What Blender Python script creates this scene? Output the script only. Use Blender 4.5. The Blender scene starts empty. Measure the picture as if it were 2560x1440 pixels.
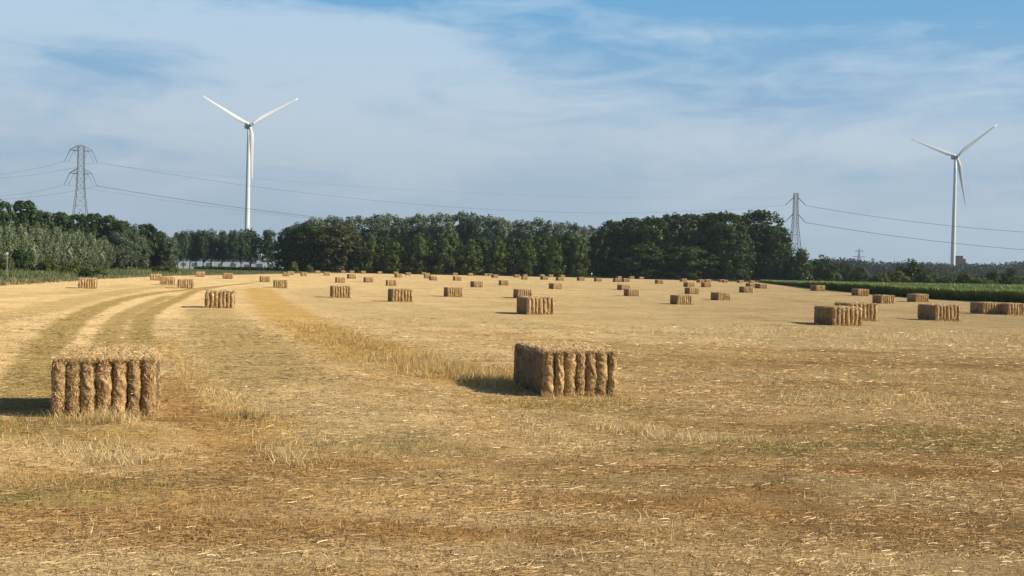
import bpy, math, random
import numpy as np
from mathutils import Vector, Matrix

random.seed(7)
rng = np.random.default_rng(11)
SC = bpy.context.scene
COL = SC.collection
PI = math.pi

# ------------------------------------------------------------------ camera
F, CAMZ, ROLL, PITCH = 3000.0, 1.87, 0.021, math.atan(42 / 3000)
cam = bpy.data.cameras.new('camera')
cam.sensor_width = 36
cam.lens = 36 * F / 2560
cam.clip_start, cam.clip_end = 0.1, 9000
cam_o = bpy.data.objects.new('camera', cam)
COL.objects.link(cam_o)
cam_o.matrix_world = Matrix.Translation((0, 0, CAMZ)) @ Matrix.Rotation(PI / 2 - PITCH, 4, 'X') @ Matrix.Rotation(ROLL, 4, 'Z')
SC.camera = cam_o

# ------------------------------------------------------------------ sun, sky, exposure
SUN_EL, SUN_AZ = math.radians(31), math.radians(13)       # azimuth: degrees behind pure right
sd = Vector((math.cos(SUN_AZ) * math.cos(SUN_EL), -math.sin(SUN_AZ) * math.cos(SUN_EL), math.sin(SUN_EL)))
sl = bpy.data.lights.new('sun', 'SUN')
sl.energy, sl.angle, sl.color = 5.0, math.radians(0.5), (1.0, 0.90, 0.72)
so = bpy.data.objects.new('sun', sl)
COL.objects.link(so)
so.rotation_euler = sd.to_track_quat('Z', 'Y').to_euler()
SC.view_settings.view_transform = 'Standard'
SC.view_settings.look = 'None'
SC.view_settings.exposure = 0.55
SC.view_settings.gamma = 1
SC.view_settings.use_curve_mapping = False
SC.cycles.use_denoising = True
SC.cycles.max_bounces = 6
SC.cycles.diffuse_bounces = 2
SC.cycles.volume_bounces = 0


class NT:
    """small node-tree writer"""
    def __init__(s, tree):
        s.t = tree
        s.t.nodes.clear()

    def n(s, kind, props=None, **inp):
        nd = s.t.nodes.new(kind)
        for k, v in (props or {}).items():
            setattr(nd, k, v)
        for k, v in inp.items():
            key = int(k[1:]) if k[0] == '_' and k[1:].isdigit() else k.replace('_', ' ')
            s.set(nd.inputs[key], v)
        return nd

    def set(s, sock, v):
        if isinstance(v, bpy.types.NodeSocket):
            s.t.links.new(v, sock)
        elif isinstance(v, bpy.types.Node):
            s.t.links.new(v.outputs[0], sock)
        else:
            sock.default_value = v

    def math(s, op, a, b=0.0, c=None, clamp=False):
        nd = s.t.nodes.new('ShaderNodeMath')
        nd.operation, nd.use_clamp = op, clamp
        s.set(nd.inputs[0], a)
        s.set(nd.inputs[1], b)
        if c is not None:
            s.set(nd.inputs[2], c)
        return nd.outputs[0]

    def mix(s, f, a, b, mode='MIX'):
        nd = s.t.nodes.new('ShaderNodeMix')
        nd.data_type, nd.blend_type = 'RGBA', mode
        s.set(nd.inputs[0], f)
        s.set(nd.inputs[6], a)
        s.set(nd.inputs[7], b)
        return nd.outputs[2]

    def ramp(s, f, stops):
        nd = s.t.nodes.new('ShaderNodeValToRGB')
        el = nd.color_ramp.elements
        while len(el) < len(stops):
            el.new(0.5)
        for e, (p, c) in zip(el, stops):
            e.position = p
            e.color = (c[0], c[1], c[2], 1) if isinstance(c, (tuple, list)) else (c, c, c, 1)
        s.set(nd.inputs[0], f)
        return nd.outputs[0]


world = bpy.data.worlds.new('World')
SC.world = world
world.use_nodes = True
w = NT(world.node_tree)
sky = w.n('ShaderNodeTexSky', dict(sky_type='NISHITA', sun_disc=False, sun_elevation=SUN_EL,
                                    sun_rotation=PI / 2 + SUN_AZ, altitude=0, air_density=1.0, dust_density=0.6, ozone_density=1.5))
tc = w.n('ShaderNodeTexCoord')
sx = w.n('ShaderNodeSeparateXYZ', None, Vector=tc.outputs['Generated'])
el = w.math('ARCSINE', sx.outputs['Z'])
az = w.math('ARCTAN2', sx.outputs['X'], sx.outputs['Y'])
eln = w.math('DIVIDE', w.math('MAXIMUM', el, 0.0), PI / 2)
# the clear air: pale and dull at the horizon, deeper blue upwards (multiplies the physical sky)
def times10(c):
    return w.n('ShaderNodeVectorMath', dict(operation='SCALE'), _0=c, Scale=10.0).outputs[0]

low = times10(w.ramp(eln, [(0.0, (0.268, 0.338, 0.400)), (0.04, (0.250, 0.332, 0.418)), (0.09, (0.185, 0.310, 0.450)),
                           (0.14, (0.105, 0.275, 0.465)), (0.30, (0.085, 0.215, 0.42)), (1.0, (0.06, 0.15, 0.34))]))
high = w.n('ShaderNodeVectorMath', dict(operation='SCALE'), _0=sky.outputs[0], Scale=0.55).outputs[0]
clear = w.mix(w.ramp(eln, [(0.16, 0.0), (0.45, 1.0)]), low, high)
# thin high cloud: streaked noise plus broad veils
def veil(cx, cy, rx, ry, amp):
    """soft ellipse of cloud, given by its direction (azimuth, elevation) in radians"""
    a = w.math('DIVIDE', w.math('SUBTRACT', az, cx), rx)
    b = w.math('DIVIDE', w.math('SUBTRACT', el, cy), ry)
    q = w.math('ADD', w.math('MULTIPLY', a, a), w.math('MULTIPLY', b, b))
    return w.math('MULTIPLY', w.math('POWER', 2.718, w.math('MULTIPLY', q, -1.0)), amp)

cv = w.n('ShaderNodeCombineXYZ', None, X=w.math('MULTIPLY', az, 6.0), Y=w.math('MULTIPLY', el, 24.0), Z=0.0)
warp = w.n('ShaderNodeTexNoise', dict(noise_dimensions='2D'), Vector=cv, Scale=0.8, Detail=3.0, Roughness=0.55)
wv = w.n('ShaderNodeVectorMath', dict(operation='MULTIPLY_ADD'), _0=warp.outputs['Color'], _1=(0.9, 0.9, 0), _2=cv)
n1 = w.n('ShaderNodeTexNoise', dict(noise_dimensions='2D'), Vector=wv, Scale=1.0, Detail=6.0, Roughness=0.52)
n2 = w.n('ShaderNodeTexNoise', dict(noise_dimensions='2D'), Vector=wv, Scale=3.2, Detail=5.0, Roughness=0.6)
V = [(-0.26, 0.185, 0.17, 0.032, 0.75), (-0.16, 0.155, 0.12, 0.03, 0.40), (-0.40, 0.20, 0.05, 0.05, 0.45),
     (-0.08, 0.190, 0.05, 0.022, 0.35), (0.0, 0.17, 0.08, 0.03, 0.25), (0.19, 0.197, 0.085, 0.009, 0.35),
     (0.05, 0.115, 0.22, 0.03, 0.42), (0.30, 0.095, 0.22, 0.022, 0.40), (-0.30, 0.10, 0.20, 0.04, 0.42),
     (-0.1, 0.10, 0.2, 0.05, 0.35), (-0.32, 0.158, 0.055, 0.011, -0.35), (-0.25, 0.145, 0.05, 0.008, -0.25),
     (-0.19, 0.226, 0.13, 0.015, -0.7), (0.14, 0.215, 0.2, 0.022, -0.35), (0.33, 0.165, 0.12, 0.05, -0.06), (0.35, 0.225, 0.15, 0.03, -0.25)]
acc = None
for v_ in V:
    q_ = veil(*v_)
    acc = q_ if acc is None else w.math('ADD', acc, q_)
noise = w.math('ADD', w.math('MULTIPLY', w.math('SUBTRACT', n1.outputs['Fac'], 0.5), 1.9),
               w.math('MULTIPLY', w.math('SUBTRACT', n2.outputs['Fac'], 0.5), 0.75))
# the veils thin out with height over the rest of the sky
cl = w.math('ADD', w.math('ADD', acc, 0.17), noise)
cl = w.math('MULTIPLY', w.math('SMOOTH_MIN', w.math('MAXIMUM', w.math('MULTIPLY_ADD', cl, 1.15, 0.0), 0.0), 0.9, 0.3), 0.95, clamp=True)
hfade = w.ramp(eln, [(0.0, 0.3), (0.05, 0.8), (0.08, 1.0), (0.16, 0.9), (0.35, 0.25), (1.0, 0.12)])
cl = w.math('MULTIPLY', cl, hfade)
ccol = times10(w.ramp(eln, [(0.0, (0.29, 0.36, 0.44)), (0.055, (0.375, 0.430, 0.485)), (0.10, (0.370, 0.455, 0.535)), (0.14, (0.36, 0.465, 0.57)), (1.0, (0.36, 0.44, 0.54))]))
skyc = w.mix(cl, clear, ccol)
bg = w.n('ShaderNodeBackground', None, Color=skyc, Strength=0.10)
wo = w.n('ShaderNodeOutputWorld', None, Surface=bg)


# ------------------------------------------------------------------ geometry of the view
def px_dir(x, y):
    u, v = x - 1280.0, 720.0 - y
    c, s = math.cos(ROLL), math.sin(ROLL)
    u2, v2 = u * c - v * s, v * c + u * s
    cp, sp = math.cos(PITCH), math.sin(PITCH)
    return u2, F * cp + v2 * sp, -F * sp + v2 * cp


def at(x, y, Y):
    dx, dy, dz = px_dir(x, y)
    return Vector((dx / dy * Y, Y, CAMZ + dz / dy * Y))


def yh(x):
    return 678 + ROLL * (x - 1280)


# bales: x0, x1, top, base of the visible outline, label
BALES = [
 (135, 400, 881, 1037, 'large golden straw bale seen square on, nearest at the left, dry grass at its foot'),
 (1278, 1545, 867, 989, 'large straw bale with dark shaded long side and shadow, nearest bale right of centre'),
 (2039, 2155, 765, 813.7, 'straw bale with broad dark side standing directly in front of another at the right'),
 (2110, 2192, 761, 805, 'straw bale half hidden behind the front bale of the overlapping pair at the right'),
 (2300, 2399, 762, 802.5, 'brown straw bale with dark left side, standing alone between the overlapping pair and right edge'),
 (2429, 2502, 761, 790, 'straw bale near right edge, touching the outline of the cut off bale behind'),
 (2486, 2566, 756, 786, 'straw bale cut off by the right edge, in front of the green crop'),
 (1302, 1386, 743, 788, 'middle sized straw bale with thin shadow, beyond and above the nearest right bale'),
 (1275, 1331, 725, 748.5, 'straw bale peeking out just behind the middle sized bale right of centre'),
 (514, 586, 726, 770.5, 'straw bale with thin shadow line, alone in the swath left of centre'),
 (822, 877, 715.5, 745.5, 'fluted straw bale, left one of two similar bales inside the curved swath'),
 (970, 1032, 720.5, 754, 'fluted straw bale, largest near the picture middle, right of the curved swath'),
 (1111, 1157, 718.5, 743, 'straw bale alone on pale stubble between middle bale and the pair right of it'),
 (1673, 1731, 740.5, 765, 'straw bale with dark side, lowest of the group right of centre'),
 (1782, 1827, 731.5, 751.2, 'straw bale with dark side, right neighbour of the lowest bale in centre right group'),
 (1712, 1749, 721.5, 737, 'straw bale directly under a slightly smaller one, centre right group'),
 (2182, 2236, 744, 766, 'straw bale with dark side just behind and right of the overlapping pair'),
 (2273, 2321, 736, 757, 'pale topped straw bale close to the dark edge of the green crop'),
 (2131, 2172, 719.5, 738, 'straw bale touching the dark crop edge, left of the pale topped one'),
 (2042, 2062, 708, 724, 'small straw bale at the left corner of the dark crop edge'),
 (2012, 2028, 706, 712, 'tiny pale straw bale left of the crop corner'),
 (197, 240, 694, 721, 'straw bale alone at far left before the green meadow'),
 (445, 489, 697.5, 721.5, 'straw bale with dark left end, right one of the left trio at the meadow'),
 (400, 434, 691.5, 712.5, 'straw bale, middle one of the left trio at the meadow'),
 (376, 407, 684.5, 701.5, 'straw bale, rear left one of the left trio, before the olive shrub'),
 (491, 516, 676.5, 690.5, 'reddish lit straw bale at the meadow edge right of the olive shrub'),
 (555, 581, 679.5, 695, 'reddish lit straw bale at the meadow edge below the poplar row'),
 (648, 676, 691.5, 707, 'straw bale left of and behind the one beside the orange swath'),
 (679, 718, 700.5, 721.5, 'straw bale at the top of the orange swath'),
 (704, 724, 681.5, 692, 'small straw bale, front one of a touching pair at the wood left corner'),
 (718, 735, 677, 687, 'small straw bale, rear one of a touching pair at the wood left corner'),
 (747, 768, 682.5, 692, 'small straw bale below the two saplings at the wood edge'),
 (785, 800, 676.5, 684.5, 'tiny straw bale just right of the two saplings'),
 (809, 825, 676.5, 687, 'small straw bale before the dark tree, right of the saplings'),
 (848, 863, 676.5, 683.5, 'tiny straw bale at the foot of the brown tinted tree'),
 (862, 885, 674.5, 682, 'tiny wide straw bale at the wood edge behind a nearer small one'),
 (870, 890, 682.5, 695, 'small straw bale in front of the tiny wide one below the brown tinted tree'),
 (839, 864, 692.5, 707, 'straw bale straight behind the left bale inside the curved swath'),
 (900, 914, 677.5, 685, 'tiny straw bale below the first cone shaped tree'),
 (939, 955, 679.5, 686.5, 'tiny straw bale between first and second cone shaped tree'),
 (909, 934, 693.5, 707, 'straw bale alone right of the one behind the curved swath bale'),
 (961, 993, 700.5, 716, 'straw bale straight behind the largest middle bale'),
 (982, 996, 678.5, 686, 'tiny straw bale, rear one of two below the second cone shaped tree'),
 (989, 1006, 682.5, 693, 'small straw bale, front one of two below the second cone shaped tree'),
 (1012, 1027, 679.5, 688, 'tiny straw bale under the gap right of the second cone shaped tree'),
 (1051, 1065, 679.5, 686, 'tiny straw bale, rearmost of a staggered row of four'),
 (1058, 1074, 682.5, 691, 'tiny straw bale, second from the back in the staggered row of four'),
 (1062, 1078, 685.5, 696, 'small straw bale, third from the back in the staggered row of four'),
 (1073, 1094, 690.5, 702, 'small straw bale, front one of the staggered row of four'),
 (1129, 1144, 681.5, 689, 'tiny straw bale behind a larger one below the fourth cone shaped tree'),
 (1132, 1154, 690.5, 702, 'small straw bale in line behind the lone bale on pale stubble'),
 (1167, 1182, 682.5, 690, 'tiny straw bale alone below the fifth cone shaped tree'),
 (1181, 1209, 703, 718.5, 'straw bale right of and behind the lone bale on pale stubble'),
 (1208, 1222, 683.5, 690, 'tiny straw bale, left of a tight cluster of three by the wood'),
 (1221, 1232, 682.5, 689, 'tiny straw bale, rear of a tight cluster of three by the wood'),
 (1229, 1246, 685.5, 694.5, 'tiny straw bale, front right of a tight cluster of three by the wood'),
 (1247, 1273, 700.5, 714, 'straw bale behind and left of the peeking bale near the picture middle'),
 (1282, 1299, 685.5, 694, 'tiny straw bale, left one of two above a slightly nearer one'),
 (1300, 1319, 684, 690.5, 'tiny straw bale, right one of two above a slightly nearer one'),
 (1300, 1320, 693, 702, 'small straw bale below two tiny ones near the seventh cone shaped tree'),
 (1347, 1361, 684.5, 691.5, 'tiny straw bale, left of three touching between seventh and eighth cone shaped tree'),
 (1355, 1371, 688.5, 698.5, 'small straw bale, front of three touching between seventh and eighth cone shaped tree'),
 (1369, 1383, 685.5, 692.5, 'tiny straw bale, right of three touching between seventh and eighth cone shaped tree'),
 (1399, 1412, 686.5, 694, 'tiny straw bale stacked visually above another right of the eighth cone shaped tree'),
 (1394, 1410, 692, 702, 'small straw bale just before a tiny one right of the eighth cone shaped tree'),
 (1379, 1407, 706.5, 722, 'straw bale with dark end behind the middle sized bale, slightly right'),
 (1445, 1462, 693, 702.5, 'small straw bale just left of the distant walker'),
 (1487, 1505, 694.5, 704.5, 'small straw bale just right of the distant walker'),
 (1537, 1554, 690, 696.5, 'tiny straw bale behind a bigger one, left end of the far row of four'),
 (1534, 1553, 694, 704.5, 'small straw bale in front at the left end of the far row of four'),
 (1557, 1574, 693.5, 704, 'small straw bale, second in front at the far row of four'),
 (1569, 1585, 689.5, 697, 'tiny straw bale, third along the far row of four'),
 (1594, 1609, 691, 697.5, 'tiny straw bale, alone at the right end of the far row of four'),
 (1640, 1659, 700, 710.5, 'small straw bale alone between the far row and the centre right group'),
 (1545, 1576, 715, 728.5, 'straw bale, rear one of a diagonal pair in open stubble'),
 (1562, 1600, 725, 742.5, 'straw bale, front one of a diagonal pair in open stubble'),
 (1700, 1717, 695.5, 704, 'tiny straw bale at the wood edge above the centre right group'),
 (1715, 1737, 704.5, 717, 'small straw bale above the similar one of the centre right group'),
 (1747, 1761, 697, 706, 'tiny straw bale, left one of a touching pair under the tall right wood'),
 (1760, 1777, 696.5, 705, 'tiny straw bale, right one of a touching pair under the tall right wood'),
 (1757, 1779, 707, 719, 'small straw bale in front of the touching pair under the tall right wood'),
 (1796, 1812, 697.5, 705, 'tiny pale straw bale at the right wood edge behind a browner one'),
 (1808, 1821, 700.5, 708, 'tiny brown straw bale right of the pale one at the wood edge'),
 (1842, 1859, 700.5, 708, 'tiny straw bale at the right end of the wood shadow'),
 (1872, 1887, 702, 709, 'tiny straw bale, rear one of two left of the crop strip end'),
 (1874, 1892, 706.5, 719, 'small straw bale, front one of two left of the crop strip end'),
 (1895, 1918, 709.5, 722, 'small straw bale below the left end of the crop strip'),
 (1905, 1919, 703.5, 709, 'tiny straw bale at the tip of the crop strip'),
 (1850, 1884, 715.5, 731.5, 'straw bale with dark left end, right of the centre right group'),
]
BW, BL, BH = 1.2, 2.1, 0.75
bale_pos, ctrl = [], []
for (x0, x1, tp, bs, lab) in BALES:
    h = bs - tp - 0.5
    xc = (x0 + x1) / 2
    dh = BH * F / h
    db = CAMZ * F / max(6, bs - yh(xc))
    k = 0.8 if h > 20 else 0.55
    d = min(math.exp(k * math.log(dh) + (1 - k) * math.log(db)), 366)
    if bs > 970: d = dh
    phi = np.interp(xc, [0, 300, 700, 1400, 2000, 2560], [17, 16.5, 13.5, 12, 7, 3]) + random.uniform(-1.5, 1.5)
    phi = math.radians(phi + (random.uniform(-2.5, 2.5) if d > 90 else 0) + (2.0 if bs == 989 else 0))
    rel = phi + math.atan((xc - 1280) / F)
    face = BW * math.cos(rel) * F / d
    fx = x1 - face / 2 if rel > 0 else x0 + face / 2
    p = at(fx, bs, d)
    s = min(1.07, max(0.93, h * d / (BH * F)))
    bale_pos.append((p, d, phi, s, h))
    ctrl.append((fx, d, p.z))
for x, y, d in [(700, 685, 285), (800, 681.5, 340), (900, 680.5, 372), (1100, 687, 374), (1300, 690, 374), (1480, 694, 376), (1700, 698.5, 374),
                (1900, 704, 372), (2045, 723, 193), (2130, 731, 160), (2250, 741, 130), (2400, 750, 116), (2560, 758, 106),
                (0, 713, 90), (220, 698, 133), (430, 690, 187), (650, 686, 262)]:
    ctrl.append((x, d, at(x, y, d).z))
for x in range(-200, 2800, 300):
    for d in (6, 9, 13, 20):
        ctrl.append((x, d, 0.0))
CT = np.array([((c[0] - 1280) / F, math.log(c[1]), np.clip(c[2], -0.7, 0.75), 1.0) for c in ctrl])


def hgt(X, Y):
    """height of the gently rolling field"""
    X = np.asarray(X, float)
    Y = np.asarray(Y, float)
    Yc = np.maximum(Y, 2.0)
    a, l = np.clip(X / Yc, -0.6, 0.6), np.log(Yc)
    num, den = np.zeros_like(a), np.full_like(a, 0.25)
    for ca, cl_, cz, cw in CT:
        q = np.exp(-((a - ca) / 0.07) ** 2 - ((l - cl_) / 0.22) ** 2) * cw
        num += q * cz
        den += q
    z = num / den
    return z * np.clip((1400 - Y) / 900, 0, 1) * np.clip((Y + 10) / 10, 0, 1)


def hz(x, y):
    return float(hgt(np.array([x]), np.array([y]))[0])


def gpt(x, y):
    """the ground point seen at a pixel"""
    d = CAMZ * F / max(4, y - yh(x))
    for _ in range(4):
        p = at(x, y, d)
        d = (CAMZ - hz(p.x, p.y)) * F / max(4, y - yh(x))
    return at(x, y, d)


# ------------------------------------------------------------------ noise in numpy
def vnoise(x, y, seed=0):
    xi, yi = np.floor(x).astype(np.int64), np.floor(y).astype(np.int64)
    fx, fy = x - xi, y - yi
    fx, fy = fx * fx * (3 - 2 * fx), fy * fy * (3 - 2 * fy)

    def h(i, j):
        n = (i * 374761393 + j * 668265263 + seed * 1274126177) & 0xffffffff
        n = ((n ^ (n >> 13)) * 1274126177) & 0xffffffff
        return ((n ^ (n >> 16)) & 0xffff) / 65535.0
    return (h(xi, yi) * (1 - fx) + h(xi + 1, yi) * fx) * (1 - fy) + (h(xi, yi + 1) * (1 - fx) + h(xi + 1, yi + 1) * fx) * fy


def fbm(x, y, o=4, seed=0):
    s, a, t = 0, 1.0, 0
    for k in range(o):
        s = s + a * vnoise(x * 2 ** k + 17 * k, y * 2 ** k - 9 * k, seed + k)
        t += a
        a *= 0.5
    return s / t


# ------------------------------------------------------------------ field colours (what grows or lies there)
PALE, GOLD, BROWN, OLIVE, ORANGE, GREY, GREEN = [np.array(c) for c in (
    (0.525, 0.40, 0.212), (0.48, 0.335, 0.145), (0.315, 0.178, 0.062), (0.315, 0.240, 0.100),
    (0.46, 0.315, 0.120), (0.45, 0.355, 0.188), (0.235, 0.205, 0.075))]
LINES = [  # pixel polyline, half width m, colour, strength
    ([(40, 1010), (85, 940), (112, 880), (150, 830), (185, 800), (237, 772), (300, 750), (375, 735), (500, 720), (640, 706)], 0.46, OLIVE, 0.85),
    ([(352, 900), (352, 850), (350, 828), (362, 792), (387, 773), (425, 757), (487, 727), (570, 713)], 0.34, OLIVE, 0.85),
    ([(262, 900), (268, 850), (275, 830), (287, 810), (325, 780), (365, 762), (425, 740)], 0.34, OLIVE, 0.62),
    ([(-60, 800), (75, 780), (150, 762), (250, 739), (350, 722), (480, 708)], 0.9, OLIVE, 0.38),
    ([(-60, 745), (80, 738), (200, 727), (330, 712)], 1.2, OLIVE, 0.2),
    ([(196, 880), (222, 820), (275, 778), (360, 745), (465, 721), (600, 706)], 0.42, PALE * 1.12, 0.8),
    ([(392, 890), (395, 830), (420, 790), (470, 750), (540, 722), (640, 704)], 0.42, PALE * 1.1, 0.75),
    ([(-30, 960), (0, 880), (55, 820), (140, 768), (260, 730)], 0.5, PALE, 0.5),
    ([(520, 775), (560, 820), (620, 880), (690, 950)], 1.0, OLIVE, 0.42),
    ([(480, 800), (560, 900), (680, 1000), (800, 1080)], 1.5, GREY, 0.55),
    ([(410, 850), (450, 905), (510, 965), (580, 1015), (640, 1060), (720, 1130), (760, 1170)], 0.28, GOLD, 0.8),
    ([(405, 940), (440, 1000), (500, 1060), (600, 1120)], 0.35, BROWN, 0.5),
    ([(645, 722), (665, 745), (700, 775), (760, 810), (850, 850), (960, 893), (1060, 915), (1150, 930), (1250, 950)], 1.05, ORANGE, 0.85),
    ([(830, 705), (755, 716), (738, 726), (745, 738), (790, 757), (865, 788), (965, 817), (1090, 852), (1250, 892), (1450, 930)], 0.95, PALE, 0.8),
    ([(880, 715), (800, 723), (780, 732), (830, 755), (920, 782), (1060, 812)], 1.6, GREY, 0.5),
    ([(1000, 762), (1150, 790), (1350, 815), (1650, 835), (2000, 850)], 1.0, GREY, 0.4),
    ([(1100, 830), (1300, 845), (1500, 862), (1800, 872), (2200, 880)], 0.7, BROWN, 0.26),
    ([(620, 1000), (760, 1010), (950, 1000), (1100, 1010)], 0.5, GREY, 0.3),
    ([(700, 960), (850, 1050), (1000, 1120)], 0.3, PALE, 0.35),
    ([(820, 930), (1000, 1010), (1200, 1090), (1400, 1130)], 0.25, PALE, 0.35),
    ([(1280, 1040), (1360, 1060), (1480, 1110)], 0.2, PALE, 0.65),
    ([(1520, 1062), (1600, 1080), (1720, 1100), (1850, 1110)], 0.2, PALE, 0.6),
    ([(1900, 740), (2200, 775), (2560, 800)], 1.2, OLIVE, 0.18),
    ([(1250, 735), (1500, 742), (1800, 757), (2000, 770)], 0.8, GREY, 0.3),
]
BLOBS = [  # pixel centre, radii m, colour, strength
    (150, 1130, 1.2, 0.6, PALE, 0.4), (220, 1120, 0.7, 0.35, PALE, 0.55), (90, 1240, 1.0, 0.30, GREEN, 0.6), (370, 1205, 0.7, 0.30, GREEN, 0.5),
    (250, 1190, 0.7, 0.3, BROWN, 0.7), (290, 1085, 1.2, .6, ORANGE, 0.5), (60, 1080, 1.2, 0.7, GREEN, 0.35),
    (950, 1105, 0.9, 0.45, GREEN, 0.45), (700, 1160, 1.2, 0.6, BROWN, 0.5), (860, 1150, 0.9, 0.35, BROWN, 0.45), (560, 1050, 0.9, 0.6, BROWN, 0.4),
    (500, 1300, 1.6, 0.35, BROWN, 0.5), (700, 1345, 2.0, 0.28, BROWN, 0.6), (1250, 1340, 1.5, 0.25, BROWN, 0.65), (1700, 1260, 1.4, 0.3, BROWN, 0.7),
    (2150, 1300, 1.5, 0.4, BROWN, 0.4), (2300, 1190, 2.0, 0.35, BROWN, 0.55), (1600, 1165, 2.2, 0.5, BROWN, 0.45),
    (1500, 1030, 1.0, 0.8, GREEN, 0.5), (1420, 1010, 1.0, 0.6, ORANGE, 0.6), (1300, 1000, 0.8, 0.8, ORANGE, 0.5), (2000, 1115, 1.3, 0.45, GREEN, 0.6), (1820, 1130, 1.0, 0.25, GREEN, 0.6),
    (2350, 1080, 2.2, 0.8, GREEN, 0.55), (2540, 1120, 0.9, 0.6, GREEN, 0.5), (1880, 1060, 1.6, 0.9, BROWN, 0.45), (2150, 980, 2.5, 1.5, BROWN, 0.25),
    (1900, 910, 4.5, 2.0, BROWN, 0.35), (2300, 900, 4.5, 2.2, BROWN, 0.28), (1700, 880, 3.0, 2.0, ORANGE, 0.2), (1280, 1190, 2.0, 0.5, OLIVE, 0.35),
    (1900, 945, 1.5, 0.8, GREY, 0.5), (1150, 935, 1.3, 1.0, ORANGE, 0.5), (2180, 1005, 1.2, 0.8, GREEN, 0.25), (2380, 1010, 1.0, 0.6, PALE, 0.5),
    (1150, 1400, 1.4, 0.25, PALE, 0.5), (2150, 1390, 1.5, 0.3, PALE, 0.4), (100, 1430, 1.5, 0.3, GREY, 0.5), (900, 1250, 1.6, 0.35, GOLD, 0.6), (1500, 1430, 1.5, 0.25, PALE, 0.5),
    (1000, 1290, 1.2, 0.3, PALE, 0.4), (2250, 1260, 1.2, 0.25, PALE, 0.4),
]
LW = []
for pts, hw, c, s in sorted(LINES, key=lambda q: q[2] is OLIVE):
    LW.append((np.array([gpt(*p)[:2] for p in pts]), hw, c, s))
BWL = [(gpt(b[0], b[1]), b[2], b[3], b[4], b[5]) for b in BLOBS]


def seg_dist(X, Y, P):
    d = np.full(X.shape, 1e9)
    for (ax, ay), (bx, by) in zip(P[:-1], P[1:]):
        ux, uy = bx - ax, by - ay
        t = np.clip(((X - ax) * ux + (Y - ay) * uy) / (ux * ux + uy * uy + 1e-9), 0, 1)
        d = np.minimum(d, np.hypot(X - ax - t * ux, Y - ay - t * uy))
    return d


def field_col(X, Y):
    n = fbm(X / 2.6 + 5, Y / 0.9, 4, 3)
    n2 = fbm(X / 0.8, Y / 0.5, 3, 9)
    n3 = fbm(X / 14 + 3, Y / 9, 3, 21)
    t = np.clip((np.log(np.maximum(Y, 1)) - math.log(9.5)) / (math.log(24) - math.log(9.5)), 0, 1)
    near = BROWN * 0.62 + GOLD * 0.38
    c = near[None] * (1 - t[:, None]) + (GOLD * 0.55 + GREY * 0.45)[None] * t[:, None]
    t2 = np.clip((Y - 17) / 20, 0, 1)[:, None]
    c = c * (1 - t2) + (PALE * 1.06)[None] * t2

    def put(m, col):
        nonlocal c
        m = np.clip(m, 0, 1)[:, None]
        c = c * (1 - m) + col[None] * m
    put((n - 0.52) * 3.2 * (1 - 0.6 * t), PALE)
    put((0.46 - n) * 3.2 * (1 - 0.75 * t), BROWN)
    put((n3 - 0.55) * 2.0, GREY)
    put((0.38 - n3) * 1.5, OLIVE)
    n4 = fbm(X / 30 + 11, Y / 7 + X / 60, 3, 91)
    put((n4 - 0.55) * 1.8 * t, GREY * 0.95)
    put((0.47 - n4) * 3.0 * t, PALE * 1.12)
    n5 = fbm(X / 2.2, Y / 1.1 + 40, 4, 17)
    put((0.37 - n5) * 3.0, BROWN * 0.9)
    # faint combing by the baler: long rows that follow the field
    row = 0.5 + 0.5 * np.sin((X + 0.18 * Y + 1.2 * np.sin(Y / 23) + (n - .5) * 1.5) * 2 * PI / 2.9)
    put((row - 0.55) * 0.3 * t, GREY * 0.9)
    wob = (fbm(X / 1.5, Y / 1.5, 3, 40) - 0.5) * 0.7
    for P, hw, col, s in LW:
        lo, hi = P.min(0) - 4 * hw, P.max(0) + 4 * hw
        sel = np.where((X > lo[0]) & (X < hi[0]) & (Y > lo[1]) & (Y < hi[1]))[0]
        if len(sel) == 0:
            continue
        d = seg_dist(X[sel], Y[sel], P) / hw + wob[sel] * 0.7
        m = np.zeros_like(X)
        m[sel] = min(1.0, s * 1.35) / (1 + np.exp((d - 1) * 9)) * (0.8 + 0.4 * n2[sel])
        put(m, col)
    wob2 = fbm(X / 0.6, Y / 0.35, 4, 77) - 0.5
    for p, rx, ry, col, s in BWL:
        q = np.hypot((X - p.x) / rx, (Y - p.y) / ry) + wob2 * 1.6
        put(min(0.9, s * 1.0) * np.clip(1.5 - q, 0, 1), col)
    return c * (0.86 + 0.28 * n2)[:, None] * np.array((1.02, 0.96, 0.915))


LB = ([-400, 0, 40, 90, 133, 187, 262, 330, 372], [-30, -19, -28, -38.5, -47, -53, -55, -54, -48])
RB = ([-400, 90, 106, 116, 130, 160, 193, 372], [46, 44.5, 45, 43.3, 42.2, 45, 49, 77])


def in_field(X, Y):
    wig = (fbm(X / 4, Y / 4, 3, 5) - 0.5) * 2.0
    return (X > np.interp(Y, *LB) + wig) & (X < np.interp(Y, *RB) + wig * 0.5) & (Y < 375 + wig * 3) & (Y > -400)


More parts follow.
